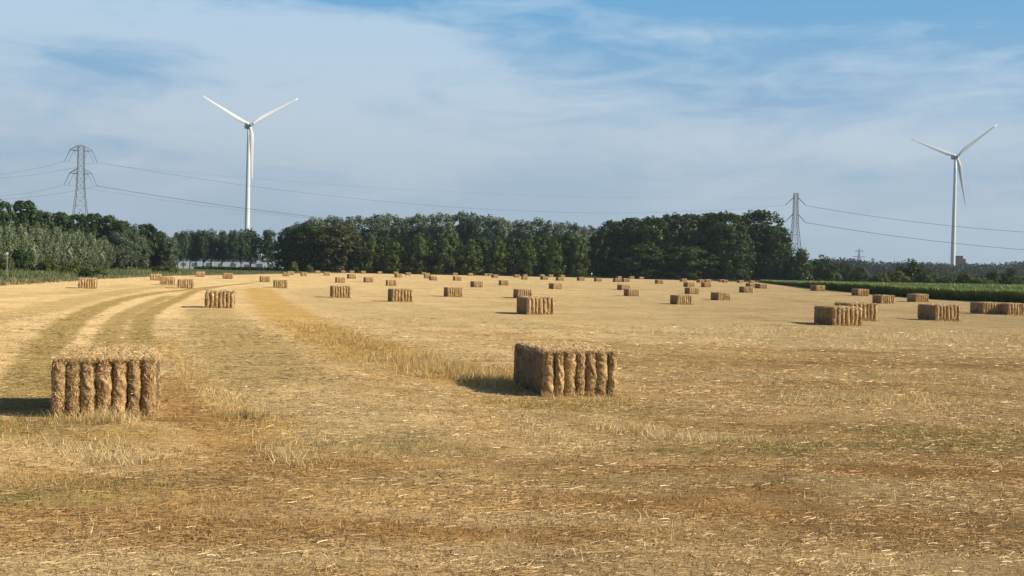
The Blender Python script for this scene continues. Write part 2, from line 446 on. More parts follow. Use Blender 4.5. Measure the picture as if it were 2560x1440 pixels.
# ------------------------------------------------------------------ mesh helpers
def mesh_np(name, verts, faces, mats, cols=None, smooth=False, fmat=None, attrs=None):
    """faces: an (n,k) array, or a list of such arrays"""
    me = bpy.data.meshes.new(name)
    verts = np.asarray(verts, np.float32)
    fl = faces if isinstance(faces, list) else [faces]
    fl = [np.asarray(f, np.int32) for f in fl if len(f)]
    me.vertices.add(len(verts))
    me.vertices.foreach_set('co', verts.ravel())
    loops = np.concatenate([f.ravel() for f in fl])
    sizes = np.concatenate([np.full(len(f), f.shape[1], np.int32) for f in fl])
    starts = np.concatenate([[0], np.cumsum(sizes)[:-1]]).astype(np.int32)
    me.loops.add(len(loops))
    me.loops.foreach_set('vertex_index', loops)
    me.polygons.add(len(sizes))
    me.polygons.foreach_set('loop_start', starts)
    me.polygons.foreach_set('loop_total', sizes)
    if smooth:
        me.polygons.foreach_set('use_smooth', np.ones(len(sizes), bool))
    for m in (mats if isinstance(mats, (list, tuple)) else [mats]):
        me.materials.append(m)
    if fmat is not None:
        me.polygons.foreach_set('material_index', np.asarray(fmat, np.int32))
    if cols is not None:
        a = me.color_attributes.new('Col', 'FLOAT_COLOR', 'POINT')
        c4 = np.ones((len(verts), 4), np.float32)
        c4[:, :3] = cols
        a.data.foreach_set('color', c4.ravel())
    me.update(calc_edges=True)
    return me


def link(name, me, parent=None, loc=(0, 0, 0), **props):
    o = bpy.data.objects.new(name, me)
    COL.objects.link(o)
    o.location = loc
    if parent is not None:
        o.parent = parent
    for k, v in props.items():
        if v is not None:
            o[k] = v
    return o


def empty(name, label, category, loc=(0, 0, 0), rz=0.0, group=None):
    o = link(name, None, None, loc, label=label, category=category, group=group)
    o.rotation_euler = (0, 0, rz)
    o.empty_display_size = 0.3
    return o


class MB:
    """collects simple solids into one mesh"""
    def __init__(s):
        s.v, s.f = [], []

    def add(s, vs, fs):
        b = len(s.v)
        s.v += [tuple(v) for v in vs]
        s.f += [tuple(i + b for i in f) for f in fs]

    def box(s, c, h, M=None):
        vs = [Vector((c[0] + h[0] * i, c[1] + h[1] * j, c[2] + h[2] * k)) for i in (-1, 1) for j in (-1, 1) for k in (-1, 1)]
        if M:
            vs = [M @ v for v in vs]
        s.add(vs, [(0, 1, 3, 2), (4, 6, 7, 5), (0, 4, 5, 1), (2, 3, 7, 6), (0, 2, 6, 4), (1, 5, 7, 3)])

    def beam(s, a, b, r):
        a, b = Vector(a), Vector(b)
        d = (b - a).normalized()
        u = d.cross(Vector((0, 0, 1)) if abs(d.z) < 0.9 else Vector((1, 0, 0))).normalized() * r
        v = d.cross(u).normalized() * r
        s.add([p + q for p in (a, b) for q in (u + v, v - u, -u - v, u - v)],
              [(0, 1, 5, 4), (1, 2, 6, 5), (2, 3, 7, 6), (3, 0, 4, 7), (3, 2, 1, 0), (4, 5, 6, 7)])

    def tube(s, pts, rads, n=10, cap=True):
        b = len(s.v)
        pts = [Vector(p) for p in pts]
        for i, (p, r) in enumerate(zip(pts, rads)):
            d = (pts[min(i + 1, len(pts) - 1)] - pts[max(i - 1, 0)]).normalized()
            u = d.cross(Vector((0, 1, 0)) if abs(d.y) < 0.9 else Vector((1, 0, 0))).normalized()
            v = d.cross(u).normalized()
            for k in range(n):
                a = 2 * PI * k / n
                s.v.append(tuple(p + (u * math.cos(a) + v * math.sin(a)) * r))
        for i in range(len(pts) - 1):
            for k in range(n):
                s.f.append((b + i * n + k, b + i * n + (k + 1) % n, b + (i + 1) * n + (k + 1) % n, b + (i + 1) * n + k))
        if cap:
            s.f.append(tuple(b + k for k in range(n))[::-1])
            s.f.append(tuple(b + (len(pts) - 1) * n + k for k in range(n)))

    def build(s, name, mat, parent=None, smooth=False, loc=(0, 0, 0), **props):
        me = bpy.data.meshes.new(name)
        me.from_pydata(s.v, [], s.f)
        me.materials.append(mat)
        if smooth:
            me.polygons.foreach_set('use_smooth', [True] * len(me.polygons))
        me.update()
        return link(name, me, parent, loc, **props)


# ------------------------------------------------------------------ materials
def new_mat(name):
    m = bpy.data.materials.new(name)
    m.use_nodes = True
    return m, NT(m.node_tree)


def simple_mat(name, col, rough=0.6, metal=0.0, var=0.12, scale=3.0, bump=0.0):
    m, t = new_mat(name)
    tc = t.n('ShaderNodeTexCoord')
    ns = t.n('ShaderNodeTexNoise', None, Vector=tc.outputs['Object'], Scale=scale, Detail=5.0)
    k = t.ramp(ns.outputs['Fac'], [(0.3, 1 - var), (0.7, 1 + var)])
    c = t.mix(1.0, (*col, 1), k, 'MULTIPLY')
    b = t.n('ShaderNodeBsdfPrincipled', None, Base_Color=c, Roughness=rough, Metallic=metal)
    if bump:
        bp = t.n('ShaderNodeBump', None, Height=ns.outputs['Fac'], Strength=bump, Distance=0.03)
        t.set(b.inputs['Normal'], bp)
    t.n('ShaderNodeOutputMaterial', None, Surface=b)
    return m


def ground_mat():
    m, t = new_mat('stubble_ground')
    at_ = t.n('ShaderNodeAttribute', dict(attribute_name='Col'))
    tc = t.n('ShaderNodeTexCoord')
    mp = t.n('ShaderNodeMapping', None, Vector=tc.outputs['Object'], Scale=(5.0, 22.0, 5.0), Rotation=(0, 0, 0.12))
    n1 = t.n('ShaderNodeTexNoise', dict(noise_dimensions='2D'), Vector=mp, Scale=1.0, Detail=7.0, Roughness=0.75, Distortion=0.6)
    mp2 = t.n('ShaderNodeMapping', None, Vector=tc.outputs['Object'], Scale=(0.55, 1.6, 1.0), Rotation=(0, 0, -0.1))
    n2 = t.n('ShaderNodeTexNoise', dict(noise_dimensions='2D'), Vector=mp2, Scale=1.0, Detail=8.0, Roughness=0.68, Distortion=0.8)
    n3 = t.n('ShaderNodeTexNoise', dict(noise_dimensions='2D'), Vector=tc.outputs['Object'], Scale=38.0, Detail=4.0, Roughness=0.7)
    k1 = t.ramp(n1.outputs['Fac'], [(0.28, 0.62), (0.5, 0.98), (0.72, 1.32)])
    k2 = t.ramp(n2.outputs['Fac'], [(0.25, 0.80), (0.5, 1.0), (0.75, 1.18)])
    k3 = t.ramp(n3.outputs['Fac'], [(0.3, 0.72), (0.7, 1.28)])
    c = t.mix(1.0, at_.outputs['Color'], k1, 'MULTIPLY')
    c = t.mix(1.0, c, k2, 'MULTIPLY')
    c = t.mix(1.0, c, k3, 'MULTIPLY')
    hsum = t.math('ADD', t.math('MULTIPLY', n1.outputs['Fac'], 1.0), t.math('MULTIPLY', n3.outputs['Fac'], 0.5))
    bp = t.n('ShaderNodeBump', None, Height=hsum, Strength=0.55, Distance=0.05)
    b = t.n('ShaderNodeBsdfDiffuse', None, Color=c, Roughness=1.0, Normal=bp)
    t.n('ShaderNodeOutputMaterial', None, Surface=b)
    return m


def blade_mat(name, transl=0.25, gloss=0.06):
    """straw, grass and leaves: colour from the geometry, a little light passing through"""
    m, t = new_mat(name)
    at_ = t.n('ShaderNodeAttribute', dict(attribute_name='Col'))
    oi = t.n('ShaderNodeObjectInfo')
    k = t.math('MULTIPLY_ADD', oi.outputs['Random'], 0.24, 0.88)
    c = t.mix(1.0, at_.outputs['Color'], k, 'MULTIPLY')
    d = t.n('ShaderNodeBsdfDiffuse', None, Color=c)
    tr = t.n('ShaderNodeBsdfTranslucent', None, Color=c)
    mx = t.n('ShaderNodeMixShader', None, _0=transl, _1=d.outputs[0], _2=tr.outputs[0])
    gl = t.n('ShaderNodeBsdfGlossy', None, Color=(0.9, 0.9, 0.85, 1), Roughness=0.45)
    m2 = t.n('ShaderNodeMixShader', None, _0=gloss, _1=mx.outputs[0], _2=gl.outputs[0])
    t.n('ShaderNodeOutputMaterial', None, Surface=m2)
    return m


def bale_mat(name='pressed_straw', dim=1.0):
    m, t = new_mat(name)
    tc = t.n('ShaderNodeTexCoord')
    oi = t.n('ShaderNodeObjectInfo')
    off = t.n('ShaderNodeVectorMath', dict(operation='MULTIPLY_ADD'), _0=oi.outputs['Location'], _1=(3.7, 2.3, 1.9), _2=tc.outputs['Object'])
    n0 = t.n('ShaderNodeTexNoise', None, Vector=off, Scale=4.0, Detail=3.0)
    mp = t.n('ShaderNodeVectorMath', dict(operation='MULTIPLY_ADD'), _0=n0.outputs['Color'], _1=(0.5, 0.5, 0.5), _2=off)
    n1 = t.n('ShaderNodeTexNoise', None, Vector=mp, Scale=16.0, Detail=8.0, Roughness=0.75, Distortion=1.2)
    n2 = t.n('ShaderNodeTexNoise', None, Vector=off, Scale=3.2, Detail=3.0)
    c = t.ramp(n1.outputs['Fac'], [(0.32, (0.085, 0.042, 0.015)), (0.43, (0.31, 0.175, 0.068)), (0.54, (0.54, 0.35, 0.150)), (0.68, (0.80, 0.61, 0.34))])
    k = t.ramp(n2.outputs['Fac'], [(0.3, 0.72), (0.7, 1.22)])
    c = t.mix(1.0, c, k, 'MULTIPLY')
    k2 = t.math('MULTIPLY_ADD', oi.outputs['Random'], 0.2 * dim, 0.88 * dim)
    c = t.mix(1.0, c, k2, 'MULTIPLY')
    bp = t.n('ShaderNodeBump', None, Height=n1.outputs['Fac'], Strength=0.9, Distance=0.035)
    b = t.n('ShaderNodeBsdfPrincipled', None, Base_Color=c, Roughness=0.85, Normal=bp)
    t.n('ShaderNodeOutputMaterial', None, Surface=b)
    return m


M_GROUND = ground_mat()
M_STRAW = blade_mat('straw', 0.15, 0.05)
M_GRASS = blade_mat('grass_blades', 0.36, 0.03)
M_LEAF = blade_mat('leaves', 0.22, 0.010)
M_BALE = bale_mat()
M_SIDE_SHADE = bale_mat('straw_side_shade', 0.45)  # bale sides: same straw, colour darkened to deepen their shade
M_WHITE = simple_mat('turbine_white', (0.60, 0.61, 0.62), 0.35, var=0.02)
M_DARKGREY = simple_mat('nacelle_grey', (0.22, 0.24, 0.26), 0.5, var=0.05)
M_STEEL = simple_mat('galvanised_steel', (0.13, 0.145, 0.16), 0.7, 0.0, 0.1)
M_BARK = simple_mat('bark', (0.10, 0.078, 0.055), 0.9, var=0.35, scale=2.5, bump=0.5)
M_WALL = simple_mat('white_cladding', (0.58, 0.60, 0.62), 0.6, var=0.05, scale=0.4)
M_DOOR = simple_mat('grey_door', (0.13, 0.15, 0.18), 0.5, var=0.1)
M_ROOF = simple_mat('grey_roof', (0.32, 0.34, 0.37), 0.6, var=0.08)
M_BRICK = simple_mat('dark_brick', (0.022, 0.020, 0.024), 0.8, var=0.15)
M_CABLE = simple_mat('aluminium_cable', (0.10, 0.11, 0.12), 0.5, 0.4, 0.05)
M_SHIRT = simple_mat('pale_shirt', (0.62, 0.63, 0.66), 0.8, var=0.05)
M_TROUS = simple_mat('dark_trousers', (0.05, 0.06, 0.09), 0.85, var=0.1)
M_SKIN = simple_mat('skin', (0.50, 0.30, 0.21), 0.6, var=0.05)
M_HAIR = simple_mat('dark_hair', (0.04, 0.03, 0.02), 0.8, var=0.1)
M_BODY = M_SKIN

# ------------------------------------------------------------------ the ground sheet
azf = np.linspace(math.radians(-27), math.radians(27), 600)
azc = np.linspace(math.radians(27), math.radians(333), 48)[1:-1]
AZ = np.concatenate([azf, azc])
RR = np.concatenate([np.geomspace(0.4, 3, 7)[:-1], np.geomspace(3, 430, 430), np.geomspace(430, 2500, 26)[1:]])
A_, R_ = np.meshgrid(AZ, RR)
GX, GY = (np.sin(A_) * R_).ravel(), (np.cos(A_) * R_).ravel()
# rows follow depth in view, so that they stay even
GZ = hgt(GX, GY)
fld = in_field(GX, GY)
amp = np.clip(1.3 - R_.ravel() / 90, 0.3, 1) * fld
GZ = GZ + amp * ((fbm(GX / 0.9, GY / 0.6, 3, 2) - 0.5) * 0.10 + (fbm(GX / 3.5, GY / 2.2, 3, 8) - 0.5) * 0.16)
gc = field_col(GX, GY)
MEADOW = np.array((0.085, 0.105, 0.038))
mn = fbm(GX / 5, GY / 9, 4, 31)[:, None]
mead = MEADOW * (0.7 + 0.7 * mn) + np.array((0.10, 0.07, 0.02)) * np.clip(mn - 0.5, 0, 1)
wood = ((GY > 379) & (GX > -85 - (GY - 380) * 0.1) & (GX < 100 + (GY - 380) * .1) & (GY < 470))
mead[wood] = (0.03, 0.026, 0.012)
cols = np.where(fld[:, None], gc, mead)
na, nr = len(AZ), len(RR)
i0 = (np.arange(nr - 1)[:, None] * na + np.arange(na)[None]).ravel()
i1 = (np.arange(nr - 1)[:, None] * na + (np.arange(na)[None] + 1) % na).ravel()
quads = np.stack([i0, i0 + na, i1 + na, i1], 1)
vs = np.concatenate([np.stack([GX, GY, GZ], 1), [[0, 0, 0]]])
cen = len(vs) - 1
tri = np.stack([np.full(na, cen), np.arange(na), (np.arange(na) + 1) % na], 1)
cols = np.concatenate([cols, [cols[0]]])
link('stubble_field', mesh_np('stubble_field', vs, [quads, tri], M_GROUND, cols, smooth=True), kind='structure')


def near_z(X, Y):
    a = np.clip(1.3 - np.hypot(X, Y) / 90, 0.3, 1)
    return hgt(X, Y) + a * ((fbm(X / 0.9, Y / 0.6, 3, 2) - 0.5) * 0.10 + (fbm(X / 3.5, Y / 2.2, 3, 8) - 0.5) * 0.16)


# ------------------------------------------------------------------ strands
def ribbons(P, D, L, W, C, bend=None):
    """flat strands: centre P, direction D, length L, width W, colour C"""
    D = D / np.linalg.norm(D, axis=1, keepdims=True)
    up = rng.normal(size=P.shape) * 0.6 + np.array([0, -0.3, 1.0])
    S = np.cross(D, up)
    S /= np.linalg.norm(S, axis=1, keepdims=True) + 1e-9
    a, b = P - D * (L / 2)[:, None], P + D * (L / 2)[:, None]
    s = S * (W / 2)[:, None]
    n = len(P)
    if bend is None:
        V_ = np.stack([a - s, b - s, b + s, a + s], 1).reshape(-1, 3)
        Fc = np.arange(n * 4).reshape(n, 4)
        return V_, Fc, np.repeat(C, 4, 0)
    m = P + np.array([0, 0, 1.0]) * bend[:, None]
    V_ = np.stack([a - s, a + s, m - s, m + s, b - s, b + s], 1).reshape(-1, 3)
    k = np.arange(n)[:, None] * 6
    Fc = np.concatenate([k + np.array([[0, 2, 3, 1]]), k + np.array([[2, 4, 5, 3]])])
    return V_, Fc, np.repeat(C, 6, 0)


def blades(P, H, W, C, lean=0.35, wind=(0, 0)):
    """upright blades: one triangle each"""
    n = len(P)
    a = rng.uniform(0, 2 * PI, n)
    s = np.stack([np.cos(a), np.sin(a), np.zeros(n)], 1) * (W / 2)[:, None]
    tip = P + np.stack([rng.normal(size=n) * lean * H + wind[0] * H, rng.normal(size=n) * lean * H + wind[1] * H, H], 1)
    V_ = np.stack([P - s, P + s, tip], 1).reshape(-1, 3)
    return V_, np.arange(n * 3).reshape(n, 3), np.repeat(C, 3, 0)


S_PALE, S_GOLD, S_BRN = np.array((0.66, 0.495, 0.275)), np.array((0.55, 0.35, 0.135)), np.array((0.32, 0.175, 0.06))


def straw_cols(X, Y, n):
    base = field_col(X, Y)
    lum = np.clip((base.mean(1) - 0.14) / 0.24, 0, 1)
    u = rng.random(n)
    c = np.where((u < (0.06 + 0.28 * lum) * np.clip(1.2 - Y / 22, 0.08, 1))[:, None], S_PALE, np.where((u < 0.45 + 0.35 * lum)[:, None], S_GOLD, S_BRN))
    c = c * 0.28 + base * 0.80
    return c * rng.uniform(0.82, 1.15, (n, 1))


# loose straw on the ground
N = 260000
Y = 5.2 + (46 - 5.2) * rng.random(N) ** 1.25
X = Y * rng.uniform(-0.47, 0.47, N)
k = in_field(X, Y)
X, Y = X[k], Y[k]
N = len(X)
dens = fbm(X / 1.1 + 9, Y / 0.5, 3, 55)
k = rng.random(N) < np.clip(0.2 + (dens - 0.35) * 3, 0.12, 1) * np.clip((47 - Y) / 22, 0, 1)
X, Y = X[k], Y[k]
N = len(X)
ang = rng.normal(0.1, 0.65, N) + (rng.random(N) < 0.25) * rng.uniform(-1.5, 1.5, N)
pit = rng.normal(0.02, 0.08, N)
D = np.stack([np.cos(ang) * np.cos(pit), np.sin(ang) * np.cos(pit), np.sin(pit)], 1)
L = rng.uniform(0.025, 0.095, N) + (rng.random(N) < 0.015) * rng.uniform(0.04, 0.13, N)
L = L * (1 + Y / 40)
W = rng.uniform(0.002, 0.0042, N) + Y * 0.00020
P = np.stack([X, Y, near_z(X, Y) + rng.uniform(0.0, 0.015, N)], 1)
V_, Fc, Cc = ribbons(P, D, L, W, straw_cols(X, Y, N), bend=rng.uniform(-0.003, 0.006, N))
link('loose_straw', mesh_np('loose_straw', V_, Fc, M_STRAW, Cc), kind='stuff',
     label='loose pale and brown straw lying over the mown field', category='straw')

# short cut stubble and creeping grass
N = 230000
Y = 5.2 + (110 - 5.2) * rng.random(N) ** 1.7
X = Y * rng.uniform(-0.47, 0.47, N)
k = in_field(X, Y)
X, Y = X[k], Y[k]
N = len(X)
g = field_col(X, Y)
H = rng.uniform(0.015, 0.05, N) * np.clip(1.35 - Y / 35, 0.4, 1)
W = rng.uniform(0.004, 0.008, N) + Y * 0.0004
P = np.stack([X, Y, near_z(X, Y) - 0.005], 1)
V_, Fc, Cc = blades(P, H, W, g * rng.uniform(0.8, 1.25, (N, 1)), 0.7, (0.2, 0))
st = [(V_, Fc, Cc)]
link('cut_stubble', mesh_np('cut_stubble', V_, Fc, M_GRASS, Cc), kind='stuff',
     label='short dry stubble and thin creeping grass between the straw', category='stubble')

# standing dry grass: left over rows and tufts
TV, TF, TC = [], [], []
def tufts(cx, cy, spread_x, spread_y, n, h, col, wind=(0.15, -0.05), lean=0.3, wd=0.006):
    X = cx + rng.normal(size=n) * spread_x
    Y = cy + rng.normal(size=n) * spread_y
    H = h * rng.uniform(0.4, 1.1, n)
    c = np.array(col)[None] * rng.uniform(0.7, 1.3, (n, 1))
    P = np.stack([X, Y, near_z(X, Y) - 0.01], 1)
    V_, Fc, Cc = blades(P, H, wd + Y * 0.00025 + np.zeros(n), c, lean, wind)
    b = sum(len(v) for v in TV)
    TV.append(V_); TF.append(Fc + b); TC.append(Cc)

C_GOLD, C_OR, C_GRN, C_PAL = (0.62, 0.45, 0.185), (0.54, 0.35, 0.115), (0.27, 0.26, 0.09), (0.72, 0.57, 0.31)
def row(pts, n, sp, h, cols_, per=14, wind=(0.15, -.05)):
    W3 = [gpt(*p) for p in pts]
    for _ in range(n):
        i = random.randrange(len(W3) - 1)
        t = random.random()
        p = W3[i].lerp(W3[i + 1], t)
        tufts(p.x + random.gauss(0, sp), p.y + random.gauss(0, sp), 0.10, 0.10, per, h * random.uniform(0.5, 1.2), random.choice(cols_), (wind[0] + random.gauss(0, .25), wind[1] + random.gauss(0, .2)), 0.45)
row([(400, 840), (450, 905), (510, 965), (580, 1015), (640, 1060), (700, 1110), (760, 1175)], 230, 0.17, 0.11, [C_GOLD, C_PAL, C_GOLD], 16)
row([(780, 818), (850, 850), (900, 872), (960, 893), (1060, 915), (1150, 930), (1270, 955)], 620, 0.6, 0.17, [C_OR, C_GOLD, C_OR], 12)
row([(1050, 905), (1120, 925), (1200, 945), (1275, 965)], 240, 0.45, 0.22, [C_GOLD, C_PAL, C_OR], 18)
row([(1240, 1003), (1330, 1008), (1450, 1012), (1560, 1000)], 190, 0.24, 0.08, [C_OR, C_GRN, C_GOLD], 14)
row([(1290, 1050), (1400, 1090), (1500, 1130)], 110, 0.16, 0.075, [C_PAL, C_GOLD], 14)
row([(1520, 1068), (1620, 1088), (1750, 1105), (1880, 1110)], 160, 0.12, 0.13, [C_PAL, C_GOLD], 14)
row([(220, 1058), (255, 1062), (300, 1058)], 46, 0.10, 0.19, [C_GOLD, C_PAL, C_OR], 20)
row([(150, 1050), (390, 1050)], 40, 0.1, 0.07, [C_GOLD, C_OR], 12)
row([(110, 1110), (230, 1120), (340, 1160)], 110, 0.22, 0.10, [C_PAL, C_PAL, C_GOLD], 16)
row([(690, 1130), (720, 1140), (730, 1150)], 22, 0.08, 0.14, [C_GOLD, C_PAL], 16)
row([(600, 1045), (640, 1062)], 26, 0.08, 0.10, [C_GOLD, (0.2, .13, .05)], 22)
row([(40, 1200), (200, 1200), (380, 1215)], 110, 0.25, 0.08, [C_OR, C_GRN, C_OR], 12)
row([(0, 1060), (120, 1060)], 100, 0.3, 0.10, [C_GRN, C_OR], 12)
row([(1780, 1110), (1900, 1118), (2050, 1110), (2200, 1085), (2400, 1075), (2560, 1100)], 300, 0.4, 0.06, [C_GRN, C_OR, C_OR], 12)
row([(2080, 1000), (2200, 1010), (2350, 1000)], 120, 0.5, 0.14, [C_GOLD, C_PAL], 12)
row([(1600, 940), (2000, 960), (2500, 950)], 260, 1.3, 0.10, [C_GOLD, C_OR, C_PAL], 10)
row([(1900, 830), (2200, 840), (2560, 850)], 420, 3.0, 0.15, [C_GOLD, C_PAL, C_PAL], 12)
row([(800, 1100), (950, 1110), (1100, 1110)], 110, 0.4, 0.07, [C_GRN, C_GOLD], 12)
row([(300, 1300), (1300, 1380), (2300, 1300)], 170, 0.5, 0.08, [C_GOLD, C_PAL, C_OR], 10)
for (p, d, phi, s, h) in bale_pos:          # left over stalks at the foot of every nearer bale
    if d < 110:
        m = int(500 if d < 20 else 320)
        ax = Vector((-math.sin(phi), math.cos(phi)))
        ac = Vector((math.cos(phi), math.sin(phi)))
        for e, half, nn in ((-0.05, 0.65, m // 2), ):
            q = ac * 0
            xs = rng.uniform(-half, half, nn)
            X = p.x + ac.x * xs - ax.x * rng.uniform(0.0, 0.18, nn)
            Y = p.y + ac.y * xs - ax.y * rng.uniform(0.0, 0.18, nn)
            H = rng.uniform(0.03, 0.14, nn)
            c = np.array(C_GOLD)[None] * rng.uniform(0.6, 1.3, (nn, 1))
            V_, Fc, Cc = blades(np.stack([X, Y, near_z(X, Y) - .01], 1), H, 0.006 + Y * 0.0003, c, 0.4)
            b = sum(len(v) for v in TV)
            TV.append(V_); TF.append(Fc + b); TC.append(Cc)
link('dry_grass', mesh_np('dry_grass', np.concatenate(TV), np.concatenate(TF), M_GRASS, np.concatenate(TC)), kind='stuff',
     label='standing dry golden grass left in rows and tufts', category='grass')

# ------------------------------------------------------------------ green meadow and reeds on the left
N = 90000
Y = rng.uniform(60, 420, N)
ed = np.interp(Y, *LB)
X = ed - rng.random(N) ** 1.8 * 75 + rng.normal(size=N) * 0.6
k = (X > -0.47 * Y)
X, Y, ed = X[k], Y[k], ed[k]
N = len(X)
back = ed - X
nn = fbm(X / 6, Y / 14, 4, 61)
H = (0.25 + 0.9 * nn) * np.clip(0.45 + back / 9, 0.4, 1.15) * np.clip(1.25 - Y / 400, 0.35, 1) * rng.uniform(0.6, 1.1, N)
g1, g2, g3 = np.array((0.085, 0.135, 0.045)), np.array((0.19, 0.20, 0.075)), np.array((0.30, 0.24, 0.12))
m = np.clip((nn - 0.42) * 4, 0, 1)[:, None]
c = g1 * (1 - m) + g2 * m
e = np.clip(1 - back / 5, 0, 1)[:, None] * 0.7
c = c * (1 - e) + g3 * e
c *= rng.uniform(0.7, 1.25, (N, 1))
V_, Fc, Cc = blades(np.stack([X, Y, hgt(X, Y) - 0.02], 1), H, 0.06 + Y * 0.0007, c, 0.18, (0.12, 0))
link('meadow_grass', mesh_np('meadow_grass', V_, Fc, M_GRASS, Cc), kind='stuff',
     label='tall green and fading grass of the meadow left of the field', category='grass')
# narrow grass verge before the wood
N = 26000
X = rng.uniform(-60, 100, N)
Y = 375.5 + rng.random(N) * 5
H = rng.uniform(0.2, 0.7, N)
c = np.array((0.10, 0.11, 0.04))[None] * rng.uniform(0.6, 1.4, (N, 1))
V_, Fc, Cc = blades(np.stack([X, Y, hgt(X, Y)], 1), H, np.full(N, 0.2), c, 0.25)
link('verge_grass', mesh_np('verge_grass', V_, Fc, M_GRASS, Cc), kind='stuff', label='dim grass verge along the foot of the wood', category='grass')

# ------------------------------------------------------------------ green crop on the right: a dense stand with a shaded front
CH_ = 1.12
ys = np.concatenate([np.arange(-60, 90, 3.0), np.arange(90, 200, 0.6), np.arange(200, 372, 1.5)])
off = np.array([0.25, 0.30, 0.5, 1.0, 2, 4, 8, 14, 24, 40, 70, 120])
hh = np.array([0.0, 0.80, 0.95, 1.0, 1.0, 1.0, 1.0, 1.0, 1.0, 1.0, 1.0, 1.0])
def crop_h(X, Y):
    return CH_ * np.clip(1.05 - (Y - 193) / 420, 0.62, 1.05) * (0.86 + 0.28 * fbm(X / 3, Y / 3, 3, 71)) + np.clip((X - 60) / 60, 0, 1) * 0.25
YY, OO = np.meshgrid(ys, off, indexing='ij')
EX = np.interp(YY, *RB)
XX = EX + OO + (fbm(YY / 1.7, OO * 0, 3, 12) - 0.5) * 0.7
ZZ = hgt(XX.ravel(), YY.ravel()).reshape(XX.shape) + np.where(hh[None] > 0, crop_h(XX, YY) * hh[None] - 0.12, -0.1)
nv, nh = XX.shape
idx = np.arange(nv * nh).reshape(nv, nh)
q = np.stack([idx[:-1, :-1], idx[1:, :-1], idx[1:, 1:], idx[:-1, 1:]], -1).reshape(-1, 4)
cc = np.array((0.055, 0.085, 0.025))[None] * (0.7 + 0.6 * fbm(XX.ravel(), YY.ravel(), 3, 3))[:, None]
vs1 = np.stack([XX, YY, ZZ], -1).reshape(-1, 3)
N = 120000
Y = np.concatenate([rng.uniform(85, 372, 40000), rng.uniform(95, 215, 50000), rng.uniform(60, 372, 30000)])
o_ = np.concatenate([rng.random(40000) ** 1.5 * 0.9, rng.random(50000) ** 2 * 1.2, rng.random(30000) * 60])
X = np.interp(Y, *RB) + o_ + (fbm(Y / 1.7, Y * 0, 3, 12) - 0.5) * 0.7
hl = crop_h(X, Y)
zb = np.where(rng.random(N) < 0.5, rng.uniform(0.0, 0.6, N), np.maximum(hl - 0.45, 0)) * (o_ < 1.2) + (hl - 0.3) * (o_ >= 1.2)
H = np.minimum(rng.uniform(0.25, 0.6, N), hl * 1.08 - zb + 0.06)
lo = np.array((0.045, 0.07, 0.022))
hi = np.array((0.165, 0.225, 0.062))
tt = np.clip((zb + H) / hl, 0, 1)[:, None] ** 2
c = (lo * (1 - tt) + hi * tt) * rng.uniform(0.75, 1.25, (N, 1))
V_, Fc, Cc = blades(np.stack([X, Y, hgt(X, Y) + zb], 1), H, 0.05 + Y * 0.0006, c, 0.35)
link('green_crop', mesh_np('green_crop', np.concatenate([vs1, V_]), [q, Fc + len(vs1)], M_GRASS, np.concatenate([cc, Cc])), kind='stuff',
     label='dense waist high green crop with shaded front edge right of the stubble', category='crop')

